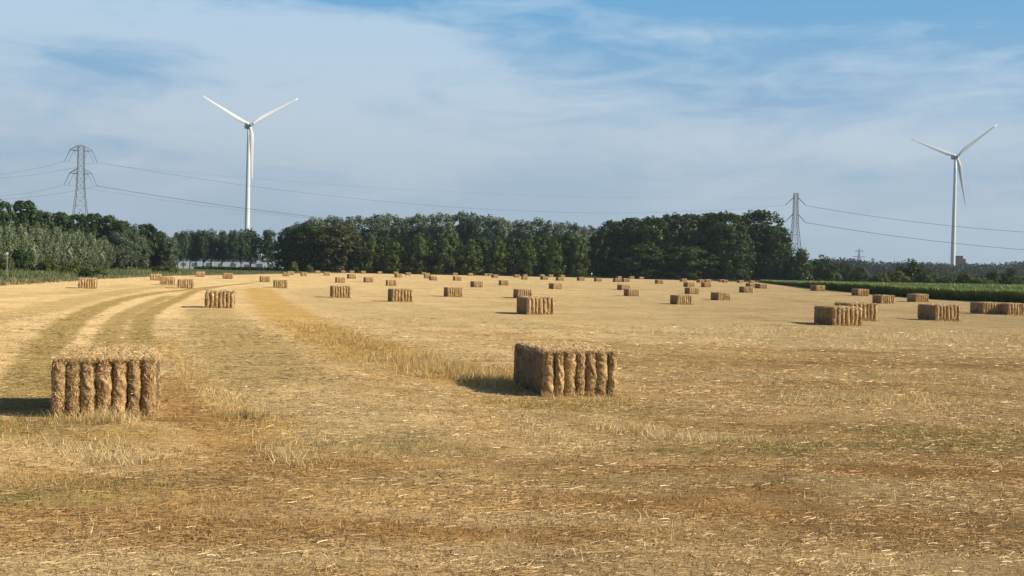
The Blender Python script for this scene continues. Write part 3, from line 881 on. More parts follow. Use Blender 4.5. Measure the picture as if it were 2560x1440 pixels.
# ------------------------------------------------------------------ straw bales
def flake(k, nb, nt, nx, hi, seed):
    """one pressed layer of a bale: a belt of straw round the long section, bulging between the twines"""
    cuts = [-BW / 2]
    rw = random.Random(seed * 31)
    ws = [1 + rw.uniform(-0.16, 0.16) for _ in range(7)]
    for q_ in ws:
        cuts.append(cuts[-1] + BW * q_ / sum(ws))
    wd = cuts[k + 1] - cuts[k]
    x0 = cuts[k]
    # section loop in (y, z): front face up, top, rear face down, bottom
    r = 0.075
    pts = []
    def arc(cy, cz, a0, a1, n):
        for i in range(n):
            a = a0 + (a1 - a0) * i / n
            pts.append((cy + r * math.cos(a), cz + r * math.sin(a), math.cos(a), math.sin(a)))
    hy = BL / 2
    na_ = 4 if hi else 2
    for i in range(nb): pts.append((-hy, r + (BH - 2 * r) * i / nb, -1, 0))
    arc(-hy + r, BH - r, PI, PI / 2, na_)
    for i in range(nt): pts.append((-hy + r + (BL - 2 * r) * i / nt, BH, 0, 1))
    arc(hy - r, BH - r, PI / 2, 0, na_)
    for i in range(max(3, nb // 2)): pts.append((hy, BH - r - (BH - 2 * r) * i / max(3, nb // 2), 1, 0))
    arc(hy - r, r, 0, -PI / 2, na_)
    for i in range(max(3, nt // 3)): pts.append((hy - r - (BL - 2 * r) * i / max(3, nt // 3), 0, 0, -1))
    arc(-hy + r, r, -PI / 2, -PI, na_)
    pts = np.array(pts)
    m = len(pts)
    ts = np.linspace(0, 1, nx)
    V_, Fq, Ft = [], [], []
    deep = 0.056 * (0.75 + 0.5 * ((k * 37 + seed * 13) % 10) / 10)
    for j, t in enumerate(ts):
        b = (1 - abs(2 * t - 1) ** 2.3)
        edge = 0.0
        if k == 0: edge = max(0, 0.35 - t) * 0.10
        if k == 6: edge = max(0, t - 0.65) * 0.10
        nz = (fbm(pts[:, 0] * 5 + seed * 7 + k * 3.3, pts[:, 1] * 5 + t * 1.3 + k, 4, seed) - 0.5)
        fine = (fbm(pts[:, 0] * 22 + k * 9 + t * 4, pts[:, 1] * 22 + seed, 2, seed + 5) - 0.5)
        face = np.abs(pts[:, 2])
        o = deep * (b - 1) * (0.45 + 0.55 * face) - edge + nz * 0.045 * face + nz * 0.03 + (fine * 0.05 if hi else 0)
        # bow of the ends and the lean of each layer
        zz = pts[:, 1] / BH
        bow = 0.03 * (1 - (2 * zz - 1) ** 2) * face
        wob = (fbm(zz * 2.2 + k * 4, zz * 0 + seed, 2, 3) - 0.5) * 0.02
        x = x0 + (0.015 + 0.97 * t) * wd + wob * (0.3 if k in (0, 6) else 1)
        V_.append(np.stack([x, pts[:, 0] + pts[:, 2] * (o + bow), pts[:, 1] + pts[:, 3] * o], 1))
    V_ = np.concatenate(V_)
    for j in range(nx - 1):
        a = j * m + np.arange(m)
        b = j * m + (np.arange(m) + 1) % m
        Fq.append(np.stack([a, b, b + m, a + m], 1))
    nbelt = sum(len(f) for f in Fq)
    # side faces: rings shrinking to the middle
    for side, j, sg in ((0, 0, -1), (1, nx - 1, 1)):
        base = V_[j * m:(j + 1) * m]
        cen_ = base.mean(0)
        prev = j * m + np.arange(m)
        rings = (4 if hi else 2) if ((k == 0 and side == 0) or (k == 6 and side == 1)) else 1
        for q_ in range(1, rings):
            f_ = 1 - q_ / rings
            rg = cen_ + (base - cen_) * f_
            rg[:, 0] += sg * (0.03 + 0.05 * (fbm(rg[:, 1] * 4 + seed, rg[:, 2] * 4, 3, seed) - 0.5) + (fbm(rg[:, 1] * 16, rg[:, 2] * 16, 2, seed) - 0.5) * 0.03)
            st_ = len(V_)
            V_ = np.concatenate([V_, rg])
            cur = st_ + np.arange(m)
            quad = np.stack([prev, np.roll(prev, -1), np.roll(cur, -1), cur], 1)
            Fq.append(quad[:, ::-1] if side == 0 else quad)
            prev = cur
        V_ = np.concatenate([V_, [cen_ + np.array([sg * 0.03 if rings > 1 else 0, 0, 0])]])
        t3 = np.stack([prev, np.roll(prev, -1), np.full(m, len(V_) - 1)], 1)
        Ft.append(t3[:, ::-1] if side == 0 else t3)
    Fq_ = np.concatenate(Fq)[:, ::-1]
    Ft_ = np.concatenate(Ft)[:, ::-1]
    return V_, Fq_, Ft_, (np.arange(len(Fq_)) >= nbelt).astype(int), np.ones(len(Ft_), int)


def fuzz(n, ln, wd, seed):
    """loose stalks clinging to front, top and sides"""
    r = np.random.default_rng(seed)
    P, D = [], []
    hy, hx = BL / 2, BW / 2
    for sel, share in (('f', 0.46), ('t', 0.32), ('l', 0.015), ('r', 0.065), ('e', 0.12)):
        m = int(n * share)
        if sel == 'f':
            xf = r.uniform(-hx, hx, m)
            gr = np.abs(((xf + hx) / (BW / 7)) % 1 * 2 - 1) ** 2.3 * 0.1
            p = np.stack([xf, -hy - 0.01 - 0.015 + gr * 0.8 + r.normal(size=m) * 0.008, r.uniform(0, BH, m)], 1)
            d = np.stack([r.normal(size=m) * 0.7, r.normal(size=m) * 0.25, r.normal(size=m)], 1)
        elif sel == 't':
            p = np.stack([r.uniform(-hx, hx, m), r.uniform(-hy, hy, m), BH - 0.005 + r.uniform(0, 0.025, m)], 1)
            d = np.stack([r.normal(size=m), r.normal(size=m), r.normal(size=m) * 0.4], 1)
        elif sel == 'e':
            p = np.stack([r.uniform(-hx, hx, m), -hy + r.uniform(-0.02, 0.06, m), BH - 0.03 + r.uniform(-0.02, 0.03, m)], 1)
            d = np.stack([r.normal(size=m), r.normal(size=m) * 0.8, r.normal(size=m) * 0.8], 1)
        else:
            sg = -1 if sel == 'l' else 1
            p = np.stack([sg * (hx + r.uniform(0, 0.05, m)), r.uniform(-hy, hy, m), r.uniform(0, BH, m)], 1)
            d = np.stack([r.normal(size=m) * 0.5, r.normal(size=m), r.normal(size=m)], 1)
        P.append(p); D.append(d)
    P, D = np.concatenate(P), np.concatenate(D)
    m = len(P)
    u = r.random((m, 1))
    u = u * np.where(P[:, 2:3] > BH - 0.04, 0.55, 1.0)
    c = np.where(u < 0.27, S_PALE * 1.15, np.where(u < 0.62, S_GOLD, S_BRN)) * r.uniform(0.7, 1.15, (m, 1))
    V_, Fc, Cc = ribbons(P, D, r.uniform(0.35, 1.1, m) * ln, r.uniform(0.6, 1.3, m) * wd, c, bend=r.uniform(-0.015, 0.02, m))
    return mesh_np('loose_stalks', V_, Fc, M_STRAW, Cc)


def bale_set(nb, nt, nx, hi, seed, nf, ln, wd):
    ms = []
    for k_ in range(7):
        v, q_, t_, mq, mt = flake(k_, nb, nt, nx, hi, seed)
        ms.append(mesh_np('straw_flake', v, [q_, t_], [M_BALE, M_SIDE_SHADE], smooth=True, fmat=np.concatenate([mq, mt])))
    return ms, fuzz(nf, ln, wd, seed)


def bale_small(seed):
    Vs, Qs, Ts, Mq, Mt = [], [], [], [], []
    for k_ in range(7):
        v, q_, t_, mq, mt = flake(k_, 4, 5, 4, False, seed)
        Mq.append(mq); Mt.append(mt)
        b = sum(len(a) for a in Vs)
        Vs.append(v); Qs.append(q_ + b); Ts.append(t_ + b)
    return mesh_np('straw_bale', np.concatenate(Vs), [np.concatenate(Qs), np.concatenate(Ts)], [M_BALE, M_SIDE_SHADE], smooth=True, fmat=np.concatenate(Mq + Mt))


HI = [bale_set(30, 40, 9, True, s, 8000, 0.08, 0.0048) for s in (1, 2)]
MID = [bale_set(9, 12, 6, False, s, 420, 0.16, 0.014) for s in (3, 4, 5)]
SM = [bale_small(s) for s in (6, 7, 8, 9)]
G_B = 'square straw bales spread over the stubble field'
for i, ((p, d, phi, s, h), rec) in enumerate(zip(bale_pos, BALES)):
    ax = Vector((-math.sin(phi), math.cos(phi)))
    cx, cy = p.x + ax.x * BL / 2 * s, p.y + ax.y * BL / 2 * s
    z = float(near_z(np.array([cx]), np.array([cy]))[0]) - 0.02
    if d < 30:
        z = min(z, p.z + 0.02)
    if h < 19:
        o = link('straw_bale', SM[i % 4], None, (cx, cy, z), label=rec[4], category='straw bale', group=G_B)
        o.rotation_euler = (random.uniform(-.01, .01), random.uniform(-.015, .015), phi)
        o.scale = (s, s, s)
        continue
    o = empty('straw_bale', rec[4], 'straw bale', (cx, cy, z), phi, G_B)
    o.scale = (s, s, s)
    ms, fz = HI[i % 2] if h > 60 else MID[i % 3]
    for me in ms:
        link('straw_flake', me, o)
    link('loose_stalks', fz, o, kind='stuff')

# ------------------------------------------------------------------ trees
def shape_pts(kind, n, r):
    """centres of leaf clumps, unit height, unit width; returns points and outward directions"""
    d = r.normal(size=(n, 3))
    d /= np.linalg.norm(d, axis=1, keepdims=True)
    rad = r.random(n) ** 0.33
    if kind == 'round':
        z0, rz, pw = 0.52, 0.47, 1.0
        p = d * rad[:, None]
        z = r.random(n) ** 0.9
        w_ = 0.45 * np.where(z > 0.5, np.sqrt(np.clip(1 - ((z - 0.5) / 0.52) ** 2.2, 0.02, 1)), 0.90 + 0.2 * z)
        a = r.uniform(0, 2 * PI, n)
        q_ = rad * w_
        p = np.stack([np.cos(a) * q_, np.sin(a) * q_, 0.04 + z * 0.90], 1)
        d = np.stack([np.cos(a), np.sin(a), (z - 0.45) * 1.6], 1)
    elif kind == 'cone':
        z = r.random(n) ** 1.15
        w_ = 0.44 * np.clip(np.sin(np.clip((z + 0.10) / 1.1, 0, 1) ** 0.62 * PI) ** 0.75, 0.05, 1)
        a = r.uniform(0, 2 * PI, n)
        q_ = rad * w_
        p = np.stack([np.cos(a) * q_, np.sin(a) * q_, 0.03 + z * 0.93], 1)
        d = np.stack([np.cos(a), np.sin(a), (z - 0.45) * 1.2], 1)
    elif kind in ('poplar', 'tall'):
        z = r.random(n)
        zb = 0.16 if kind == 'poplar' else 0.25
        w_ = 0.42 * np.clip(np.sin(np.clip(z, 0.03, 0.97) ** 0.8 * PI) ** 0.36, 0.2, 1)
        a = r.uniform(0, 2 * PI, n)
        q_ = rad * w_
        p = np.stack([np.cos(a) * q_, np.sin(a) * q_, zb + z * (0.96 - zb)], 1)
        d = np.stack([np.cos(a), np.sin(a), (z - 0.5)], 1)
    else:   # bush
        p = np.stack([d[:, 0] * rad * 0.46, d[:, 1] * rad * 0.46, np.abs(d[:, 2]) * rad * 0.88 + 0.03], 1)
        d[:, 2] = np.abs(d[:, 2])
    return p, d / (np.linalg.norm(d, axis=1, keepdims=True) + 1e-9)


def crown(kind, seed, nc, nl, cr, leaf, col, col2, stretch=1.0, lean=0.0, asp=1.5, feather=0.0, contrast=0.28):
    """unit crown (width 1, height 1) for an object scaled (w, w, h). asp = h/w to keep leaves square"""
    r = np.random.default_rng(seed)
    c0, d0 = shape_pts(kind, nc, r)
    rad = r.uniform(0.75, 1.2, nc) * cr
    bright = r.uniform(1 - contrast, 1 + contrast, nc)
    ci = np.repeat(np.arange(nc), nl)
    inner = r.random(len(ci)) < 0.12
    n = len(ci)
    d = r.normal(size=(n, 3))
    d /= np.linalg.norm(d, axis=1, keepdims=True)
    rr = r.uniform(0.6, 1.05, n) + (r.random(n) < 0.03) * r.uniform(0, 0.25, n)
    P = c0[ci] + d * (rad[ci] * rr)[:, None] * np.array([1, 1, stretch / asp])
    if feather:
        up = r.random(n) < feather
        P[up, 2] += r.exponential(0.015, up.sum())
    cc_ = c0.mean(0)
    P[inner] = cc_ + (P[inner] - cc_) * 0.55
    P[:, 0] += lean * P[:, 2] ** 1.5
    P[:, 2] = np.maximum(P[:, 2], 0.01)
    nrm = d * 0.8 + d0[ci] * 0.4 + r.normal(size=(n, 3)) * 0.45
    nrm /= np.linalg.norm(nrm, axis=1, keepdims=True)
    t = np.cross(nrm, r.normal(size=(n, 3)))
    t /= np.linalg.norm(t, axis=1, keepdims=True)
    b = np.cross(nrm, t)
    s = leaf * r.uniform(0.55, 1.35, n)[:, None] * np.where(inner, 3.2, 1.0)[:, None]
    k_ = np.array([1, 1, 1 / asp])
    t, b = t * s * k_, b * s * k_ * 0.7
    V_ = np.stack([P - t, P - b, P + t, P + b], 1).reshape(-1, 3)
    Fc = np.arange(n * 4).reshape(n, 4)
    m = r.random(n)[:, None] * 0.6 + (r.random(nc)[ci][:, None]) * 0.4
    C = (np.array(col) * (1 - m) + np.array(col2) * m) * bright[ci][:, None] * r.uniform(0.8, 1.2, (n, 1))
    return mesh_np('crown', V_, Fc, M_LEAF, np.repeat(C, 4, 0))


def trunk(seed, h0=0.8, lean=0.0, r0=0.032, asp=1.5):
    r = random.Random(seed)
    mb = MB()
    n = 6
    pts = [(lean * (i / n * h0) ** 1.5 + r.uniform(-.01, .01), r.uniform(-.01, .01), i / n * h0) for i in range(n + 1)]
    mb.tube(pts, [r0 * (1.35 if i == 0 else 1) * (1 - 0.8 * i / n) for i in range(n + 1)], 7)
    for j in range(5):
        i = 1 + j % 4
        a = r.uniform(0, 2 * PI)
        b = Vector(pts[i])
        e = b + Vector((math.cos(a) * 0.26, math.sin(a) * 0.26, 0.2 + r.uniform(-.05, .1)))
        mb.tube([b, b.lerp(e, 0.5) + Vector((0, 0, -0.02)), e], [r0 * 0.5, r0 * 0.32, r0 * 0.1], 5)
    me = bpy.data.meshes.new('trunk')
    me.from_pydata(mb.v, [], mb.f)
    me.materials.append(M_BARK)
    me.polygons.foreach_set('use_smooth', [True] * len(me.polygons))
    return me


DK, DK2 = (0.019, 0.040, 0.010), (0.062, 0.100, 0.026)
LM, LM2 = (0.042, 0.072, 0.014), (0.100, 0.135, 0.028)
WL, WL2 = (0.070, 0.100, 0.056), (0.140, 0.172, 0.108)
SL, SL2 = (0.125, 0.165, 0.080), (0.24, 0.275, 0.165)
BR, BR2 = (0.034, 0.050, 0.017), (0.088, 0.078, 0.030)
PP, PP2 = (0.036, 0.066, 0.030), (0.064, 0.098, 0.048)
OL, OL2 = (0.065, 0.085, 0.024), (0.12, 0.13, 0.04)
KINDS = {
    'oak': ([crown('round', s, 190, 46, 0.082, 0.026, DK, DK2, 1.0, 0, 1.6, 0, 0.42) for s in (1, 2, 3, 4)], [trunk(s, 0.75) for s in (1, 2)]),
    'lime': ([crown('cone', s, 95, 50, 0.105, 0.032, LM, LM2, 1.1, 0, 1.45) for s in (5, 6, 7)], [trunk(s, 0.8, r0=0.022) for s in (3, 4)]),
    'willow': ([crown('poplar', s, 130, 52, 0.09, 0.025, WL, WL2, 1.8, 0, 2.0, 0.12) for s in (8, 9, 10, 11)], [trunk(s, 0.8, r0=0.03) for s in (5, 6)]),
    'crest': ([crown('round', s, 140, 54, 0.098, 0.025, WL, WL2, 1.2, 0, 1.6, 0.0) for s in (31, 32, 33)], [trunk(s, 0.8, r0=0.03) for s in (15, 16)]),
    'silver': ([crown('poplar', s, 100, 60, 0.09, 0.025, SL, SL2, 3.2, 0.26, 1.9, 0.15, 0.5) for s in (12, 13, 14)], [trunk(s, 0.8, 0.22) for s in (7, 8)]),
    'brown': ([crown('round', 15, 170, 56, 0.095, 0.026, BR, BR2, 1.0, 0, 1.2)], [trunk(9, 0.75)]),
    'poplar': ([crown('tall', s, 90, 50, 0.10, 0.034, PP, PP2, 1.9, 0, 2.4, 0.2) for s in (16, 17, 18)], [trunk(s, 0.85, r0=0.028) for s in (10, 11)]),
    'bush': ([crown('bush', s, 110, 50, 0.11, 0.030, DK, DK2, 1.0, 0, 0.9, 0.15) for s in (19, 20, 21)], [trunk(12, 0.6, r0=0.02)]),
    'olive': ([crown('bush', s, 80, 50, 0.11, 0.032, OL, OL2, 1.0, 0, 0.8, 0.25) for s in (22, 23)], [trunk(13, 0.6, r0=0.016)]),
}
cnt = {}


def tree(x, top, wpx, Y, kind, label, group, name='tree', cat='tree', wmul=1.0):
    q_ = at(x, top, Y)
    z = hz(q_.x, Y) - 0.05
    H, W = q_.z - z, wpx / F * Y * 1.06 * wmul
    o = empty(name, label, cat, (q_.x, Y, z), random.uniform(0, 2 * PI) if kind != 'silver' else random.uniform(-0.4, 0.4), group)
    i = cnt.get(kind, 0)
    cnt[kind] = i + 1
    cs, ts = KINDS[kind]
    c = link('crown', cs[i % len(cs)], o)
    t = link('trunk', ts[i % len(ts)], o)
    c.scale = (W, W, H)
    t.scale = (W, W, H)
    return o


G = 'tall trees behind the meadow on the left'
for x, top, w_, Y, k, lab in [
    (5, 497, 62, 300, 'oak', 'tall dark tree cut off by the left edge'),
    (62, 496, 84, 305, 'oak', 'tallest darkest tree at the left, second from the edge'),
    (108, 524, 60, 320, 'oak', 'dark green tree on the shoulder right of the tallest left tree'),
    (150, 527, 70, 325, 'oak', 'broad dark tree just left of the near pylon'),
    (196, 531, 68, 330, 'oak', 'dark tree whose top covers the feet of the near pylon'),
    (236, 529, 62, 332, 'oak', 'dark tree with small pointed top right of the near pylon'),
    (272, 535, 62, 332, 'oak', 'dark tree second right of the near pylon, beginning to slope down'),
    (306, 549, 60, 330, 'oak', 'dark tree halfway down the slope of the left wood'),
    (330, 562, 44, 325, 'willow', 'grey green tree at the right end of the left wood'),
    (300, 578, 62, 275, 'willow', 'soft grey green tree in front of the left wood slope'),
    (366, 556, 62, 345, 'oak', 'upright dark tree with flat crown between left wood and poplar row'),
    (350, 590, 50, 330, 'willow', 'lower grey green tree at the foot of the upright dark tree'),
    (400, 575, 48, 350, 'oak', 'dark tree with pointed top right of the upright flat crowned tree'),
    (425, 592, 50, 345, 'willow', 'lower rounded tree left of the poplar row'),
]:
    tree(x, top, w_ * 1.2, Y, k, lab, G)
G = 'silvery willows leaning in the wind on the left'
for n_, (x, top, w_) in enumerate([(-30, 560, 60), (8, 562, 60), (42, 566, 56), (74, 566, 54), (100, 572, 52), (128, 572, 52), (158, 580, 52), (188, 576, 52), (216, 586, 50), (243, 596, 46), (266, 612, 40)]):
    lab = ['silvery willow outside the left edge of the picture', 'silvery willow at the very left edge, behind the white topped post',
           'silvery willow behind the dark round bush at the left', 'silvery willow just right of the dark round bush',
           'silvery willow below the right flank of the tallest dark tree', 'silvery willow in the middle of the leaning willow line',
           'silvery willow above the left part of the meadow shrub', 'silvery willow with a raised tip above the meadow shrub',
           'silvery willow right of the meadow shrub, left of the pale tipped ones', 'pale tipped silvery willow, second from the right end',
           'smallest and palest silvery willow at the right end of the line'][n_]
    tree(x, top, w_, 205 + n_ * 6 + random.uniform(-4, 4), 'silver', lab, G, 'willow_tree', 'willow')
G = 'row of poplars before the white building'
for n_, (x, top, w_) in enumerate([(446, 582, 26), (460, 578, 28), (476, 577, 28), (492, 576, 28), (510, 577, 28), (530, 574, 34), (556, 578, 34), (582, 577, 32), (604, 575, 36), (628, 574, 48)]):
    nm = ['leftmost', 'second', 'third', 'fourth', 'fifth', 'sixth', 'seventh', 'eighth', 'ninth'][n_] if n_ < 9 else ''
    lab = f'{nm} slender poplar counted from the left in the row before the white building' if nm else 'widest poplar at the right end of the row, before the turbine foot'
    tree(x, top, w_ * 1.35, 470 + random.uniform(-6, 6), 'poplar', lab, G, 'poplar_tree', 'poplar')
tree(672, 576, 56, 470, 'poplar', 'single round topped poplar standing apart before the central wood', G, 'poplar_tree', 'poplar')

G = 'grey green willows at the back of the central wood'
for n_, (x, top, w_) in enumerate([(758, 552, 58), (790, 541, 52), (828, 539, 52), (862, 541, 46), (897, 537, 50), (945, 534, 52), (980, 533, 50), (1012, 541, 44), (1040, 533, 48), (1072, 534, 46),
                                   (1108, 529, 52), (1148, 527, 54), (1182, 531, 48), (1216, 534, 52), (1250, 542, 46), (1284, 549, 42), (1312, 548, 42), (1342, 544, 46), (1382, 551, 44), (1412, 552, 44), (1442, 557, 42), (1470, 563, 42)]):
    fw = ['above the dark front tree at the left end', 'left of the brown tinted tree top', 'directly behind the brown tinted tree', 'behind the right shoulder of the brown tinted tree',
          'above the first cone shaped tree, left of the notch', 'right of the skyline notch', 'above the second cone shaped tree', 'lower, above the gap after the second cone shaped tree',
          'above the third cone shaped tree', 'between third and fourth cone shaped tree', 'above the fourth cone shaped tree, among the highest', 'forming the highest point of the central wood',
          'above the fifth cone shaped tree', 'right of the highest point, before the skyline dips', 'above the sixth cone shaped tree', 'at the step down of the skyline',
          'above the seventh cone shaped tree', 'with a small peak right of the step down', 'above the eighth cone shaped tree', 'right of the eighth cone shaped tree',
          'above the ninth cone shaped tree', 'lowest at the right end beside the dark wood'][n_]
    tree(x, top, w_ * 1.75, 425 + random.uniform(-10, 10), 'crest', 'grey green willow ' + fw, G, 'willow_tree', 'willow')
G = 'darker broad trees of the central wood'
for x, top, w_, Y, k, lab in [
    (728, 566, 82, 392, 'oak', 'dark broad tree forming the left end of the central wood'),
    (772, 556, 100, 388, 'oak', 'dark broad tree between left end and brown tinted tree'),
    (845, 562, 132, 383, 'brown', 'large tree with brown tinted crown at the left of the central wood'),
    (1050, 583, 86, 392, 'lime', 'green rounded tree behind the third cone shaped tree'),
    (1122, 579, 92, 394, 'lime', 'green rounded tree behind the fourth cone shaped tree'),
    (1200, 590, 84, 394, 'oak', 'dark rounded tree behind the gap of fifth and sixth cone shaped tree'),
    (1285, 592, 84, 396, 'oak', 'dark rounded tree behind the gap of sixth and seventh cone shaped tree'),
    (1352, 588, 84, 396, 'oak', 'dark rounded tree behind the gap of seventh and eighth cone shaped tree'),
    (1425, 585, 84, 396, 'oak', 'dark rounded tree behind the gap of eighth and ninth cone shaped tree'),
    (960, 590, 90, 396, 'oak', 'dark rounded tree behind the gap of first and second cone shaped tree'),
]:
    tree(x, top, w_ * 1.05, Y, k, lab, G)
G = 'row of cone shaped trees at the foot of the central wood'
names9 = ['first', 'second', 'third', 'fourth', 'fifth', 'sixth', 'seventh', 'eighth', 'ninth']
for n_, (x, top, w_) in enumerate([(928, 583, 58), (985, 596, 68), (1047, 589, 74), (1112, 594, 72), (1180, 600, 74), (1248, 598, 66), (1318, 599, 68), (1388, 594, 68), (1448, 596, 60)]):
    tree(x, top, w_ * 0.98, 377.5, 'lime', f'{names9[n_]} cone shaped green tree from the left in the row at the wood foot', G, 'cone_shaped_tree')
G = 'tall dark trees of the right wood'
for x, top, w_, Y, k, lab in [
    (1512, 566, 64, 388, 'oak', 'dark tree at the left end of the right wood beside the walker'),
    (1534, 548, 80, 392, 'oak', 'tall dark tree, second from the left in the right wood'),
    (1578, 541, 88, 388, 'oak', 'tall dark tree with round top, third from the left in the right wood'),
    (1632, 538, 88, 386, 'oak', 'tall dark tree left of the middle of the right wood'),
    (1680, 530, 88, 388, 'oak', 'tall dark tree in the middle of the right wood'),
    (1730, 531, 88, 386, 'oak', 'tall dark tree right of the middle of the right wood'),
    (1776, 528, 84, 388, 'oak', 'tall dark tree third from the right in the even part of the right wood'),
    (1815, 526, 90, 384, 'oak', 'tall lit tree at the right shoulder of the even part of the right wood'),
    (1838, 572, 76, 381, 'oak', 'lower lit tree at the foot of the right shoulder'),
    (1902, 522, 132, 398, 'oak', 'highest round tree standing back at the right end of the right wood'),
    (1935, 562, 84, 392, 'oak', 'dark tree filling the right flank below the highest round tree'),
    (1605, 610, 110, 381, 'oak', 'low dark front tree at the foot of the right wood, left part'),
    (1720, 612, 120, 381, 'oak', 'low dark front tree at the foot of the right wood, middle part'),
]:
    tree(x, top, w_ * 1.3, Y, k, lab, G)
G = 'bushes along field and meadow'
for x, top, w_, Y, k, lab in [
    (1960, 622, 120, 385, 'bush', 'big dark bush at the foot of the highest round tree'),
    (1998, 616, 70, 380, 'bush', 'dark bush at the right end of the right wood under the far pylon'),
    (2062, 632, 88, 395, 'bush', 'dark bush standing apart right of the far pylon'),
    (2112, 654, 70, 400, 'bush', 'low dark bush trailing off right of the far pylon'),
    (2150, 664, 60, 380, 'bush', 'lowest bush in front of the tiny hazy pylon'),
    (2275, 642, 92, 330, 'bush', 'round dark bush left of the right turbine'),
    (2240, 672, 70, 310, 'olive', 'olive scrub left below the round dark bush'),
    (2320, 668, 70, 310, 'olive', 'olive scrub right below the round dark bush'),
    (2200, 678, 60, 300, 'olive', 'low olive scrub above the crop, under the tiny hazy pylon'),
    (2372, 678, 60, 300, 'olive', 'olive scrub at the left of the right turbine foot'),
    (2415, 676, 60, 290, 'olive', 'olive scrub at the right of the right turbine foot'),
    (2484, 672, 44, 330, 'bush', 'small dark bush right of the dark tower building'),
    (2526, 668, 52, 330, 'bush', 'small dark bush nearest the right edge'),
    (2455, 684, 60, 280, 'olive', 'low scrub below the dark tower building'),
    (2545, 686, 70, 270, 'olive', 'low scrub at the right edge above the crop'),
    (58, 606, 58, 190, 'bush', 'dark round bush in front of the left willows'),
    (12, 636, 50, 180, 'olive', 'olive bush below the white topped post'),
    (120, 640, 60, 190, 'olive', 'low olive bush under the willow line'),
    (186, 652, 80, 158, 'olive', 'spreading meadow shrub behind the lone left bale'),
    (215, 668, 40, 140, 'bush', 'small dark shrub touching the field, right of the lone left bale'),
    (250, 668, 44, 155, 'olive', 'small olive shrub between lone left bale and left trio'),
    (395, 664, 40, 205, 'bush', 'dark left half of the shrub behind the left trio of bales'),
    (425, 660, 50, 207, 'olive', 'bright olive shrub behind the left trio of bales'),
    (735, 651, 24, 352, 'olive', 'slim sapling before the wood, left one of two'),
    (774, 657, 22, 352, 'olive', 'slim sapling before the wood, right one of two'),
]:
    tree(x, top, w_, Y, k, lab, G, 'bush' if 'sapling' not in lab else 'sapling', 'bush' if 'sapling' not in lab else 'sapling')


# undergrowth that closes the foot of the woods
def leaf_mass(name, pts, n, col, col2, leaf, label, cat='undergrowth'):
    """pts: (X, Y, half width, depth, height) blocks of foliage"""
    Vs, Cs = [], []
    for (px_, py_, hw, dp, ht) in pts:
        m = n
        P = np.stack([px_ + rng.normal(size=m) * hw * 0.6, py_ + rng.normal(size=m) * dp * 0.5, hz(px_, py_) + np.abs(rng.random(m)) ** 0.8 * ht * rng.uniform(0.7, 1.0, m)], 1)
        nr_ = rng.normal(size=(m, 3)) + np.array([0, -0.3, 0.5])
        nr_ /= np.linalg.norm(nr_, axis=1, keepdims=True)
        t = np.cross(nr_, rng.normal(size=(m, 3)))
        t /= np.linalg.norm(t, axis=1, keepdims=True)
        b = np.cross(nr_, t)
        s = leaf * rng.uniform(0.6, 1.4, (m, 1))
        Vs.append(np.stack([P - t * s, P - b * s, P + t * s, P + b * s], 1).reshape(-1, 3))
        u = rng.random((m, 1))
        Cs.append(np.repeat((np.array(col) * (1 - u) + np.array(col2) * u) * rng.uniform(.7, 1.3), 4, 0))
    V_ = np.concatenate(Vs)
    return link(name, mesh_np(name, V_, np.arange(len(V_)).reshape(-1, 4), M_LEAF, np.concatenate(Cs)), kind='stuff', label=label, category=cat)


leaf_mass('undergrowth', [(at(x, 690, 388).x, 389 + random.uniform(-2, 6), 4.5, 4, random.uniform(7, 10.5)) for x in range(715, 1960, 20)], 560, DK, DK2, 0.36,  # raised tall so dark leaves stand in for shade between the front trees
          'dark undergrowth closing the foot of the central and right wood, raised to fill in shaded gaps')
# low dark hedge beyond the left meadow
hg = MB()
hp = [(at(x, 690, 402).x, 402, 1.3, 0.8, 1.25) for x in range(495, 705, 8)]
o = leaf_mass('low_hedge', hp, 130, DK, DK2, 0.22, 'long low dark hedge across the meadow before the poplar row', 'hedge')
del o['kind']
# far hazy woodland
fw_pts = []
for x in list(range(1990, 2900, 9)):
    tp_ = np.interp(x, [1990, 2085, 2110, 2150, 2200, 2260, 2330, 2400, 2450, 2500, 2545, 2900], [652, 646, 644, 650, 656, 653, 656, 660, 657, 659, 653, 655])
    Y = random.uniform(950, 1080)
    fw_pts.append((at(x, 690, Y).x, Y, 6.5, 12, (at(x, tp_ + random.uniform(-2, 3), Y).z) * 1.02))
for x in list(range(-500, 720, 16)):
    Y = random.uniform(700, 800)
    fw_pts.append((at(x, 690, Y).x, Y, 9, 12, random.uniform(9, 11)))
leaf_mass('distant_woodland', fw_pts, 560, (0.018, 0.032, 0.022), (0.026, 0.042, 0.028), 0.75, 'long bluish band of distant woodland on the horizon', 'woodland')


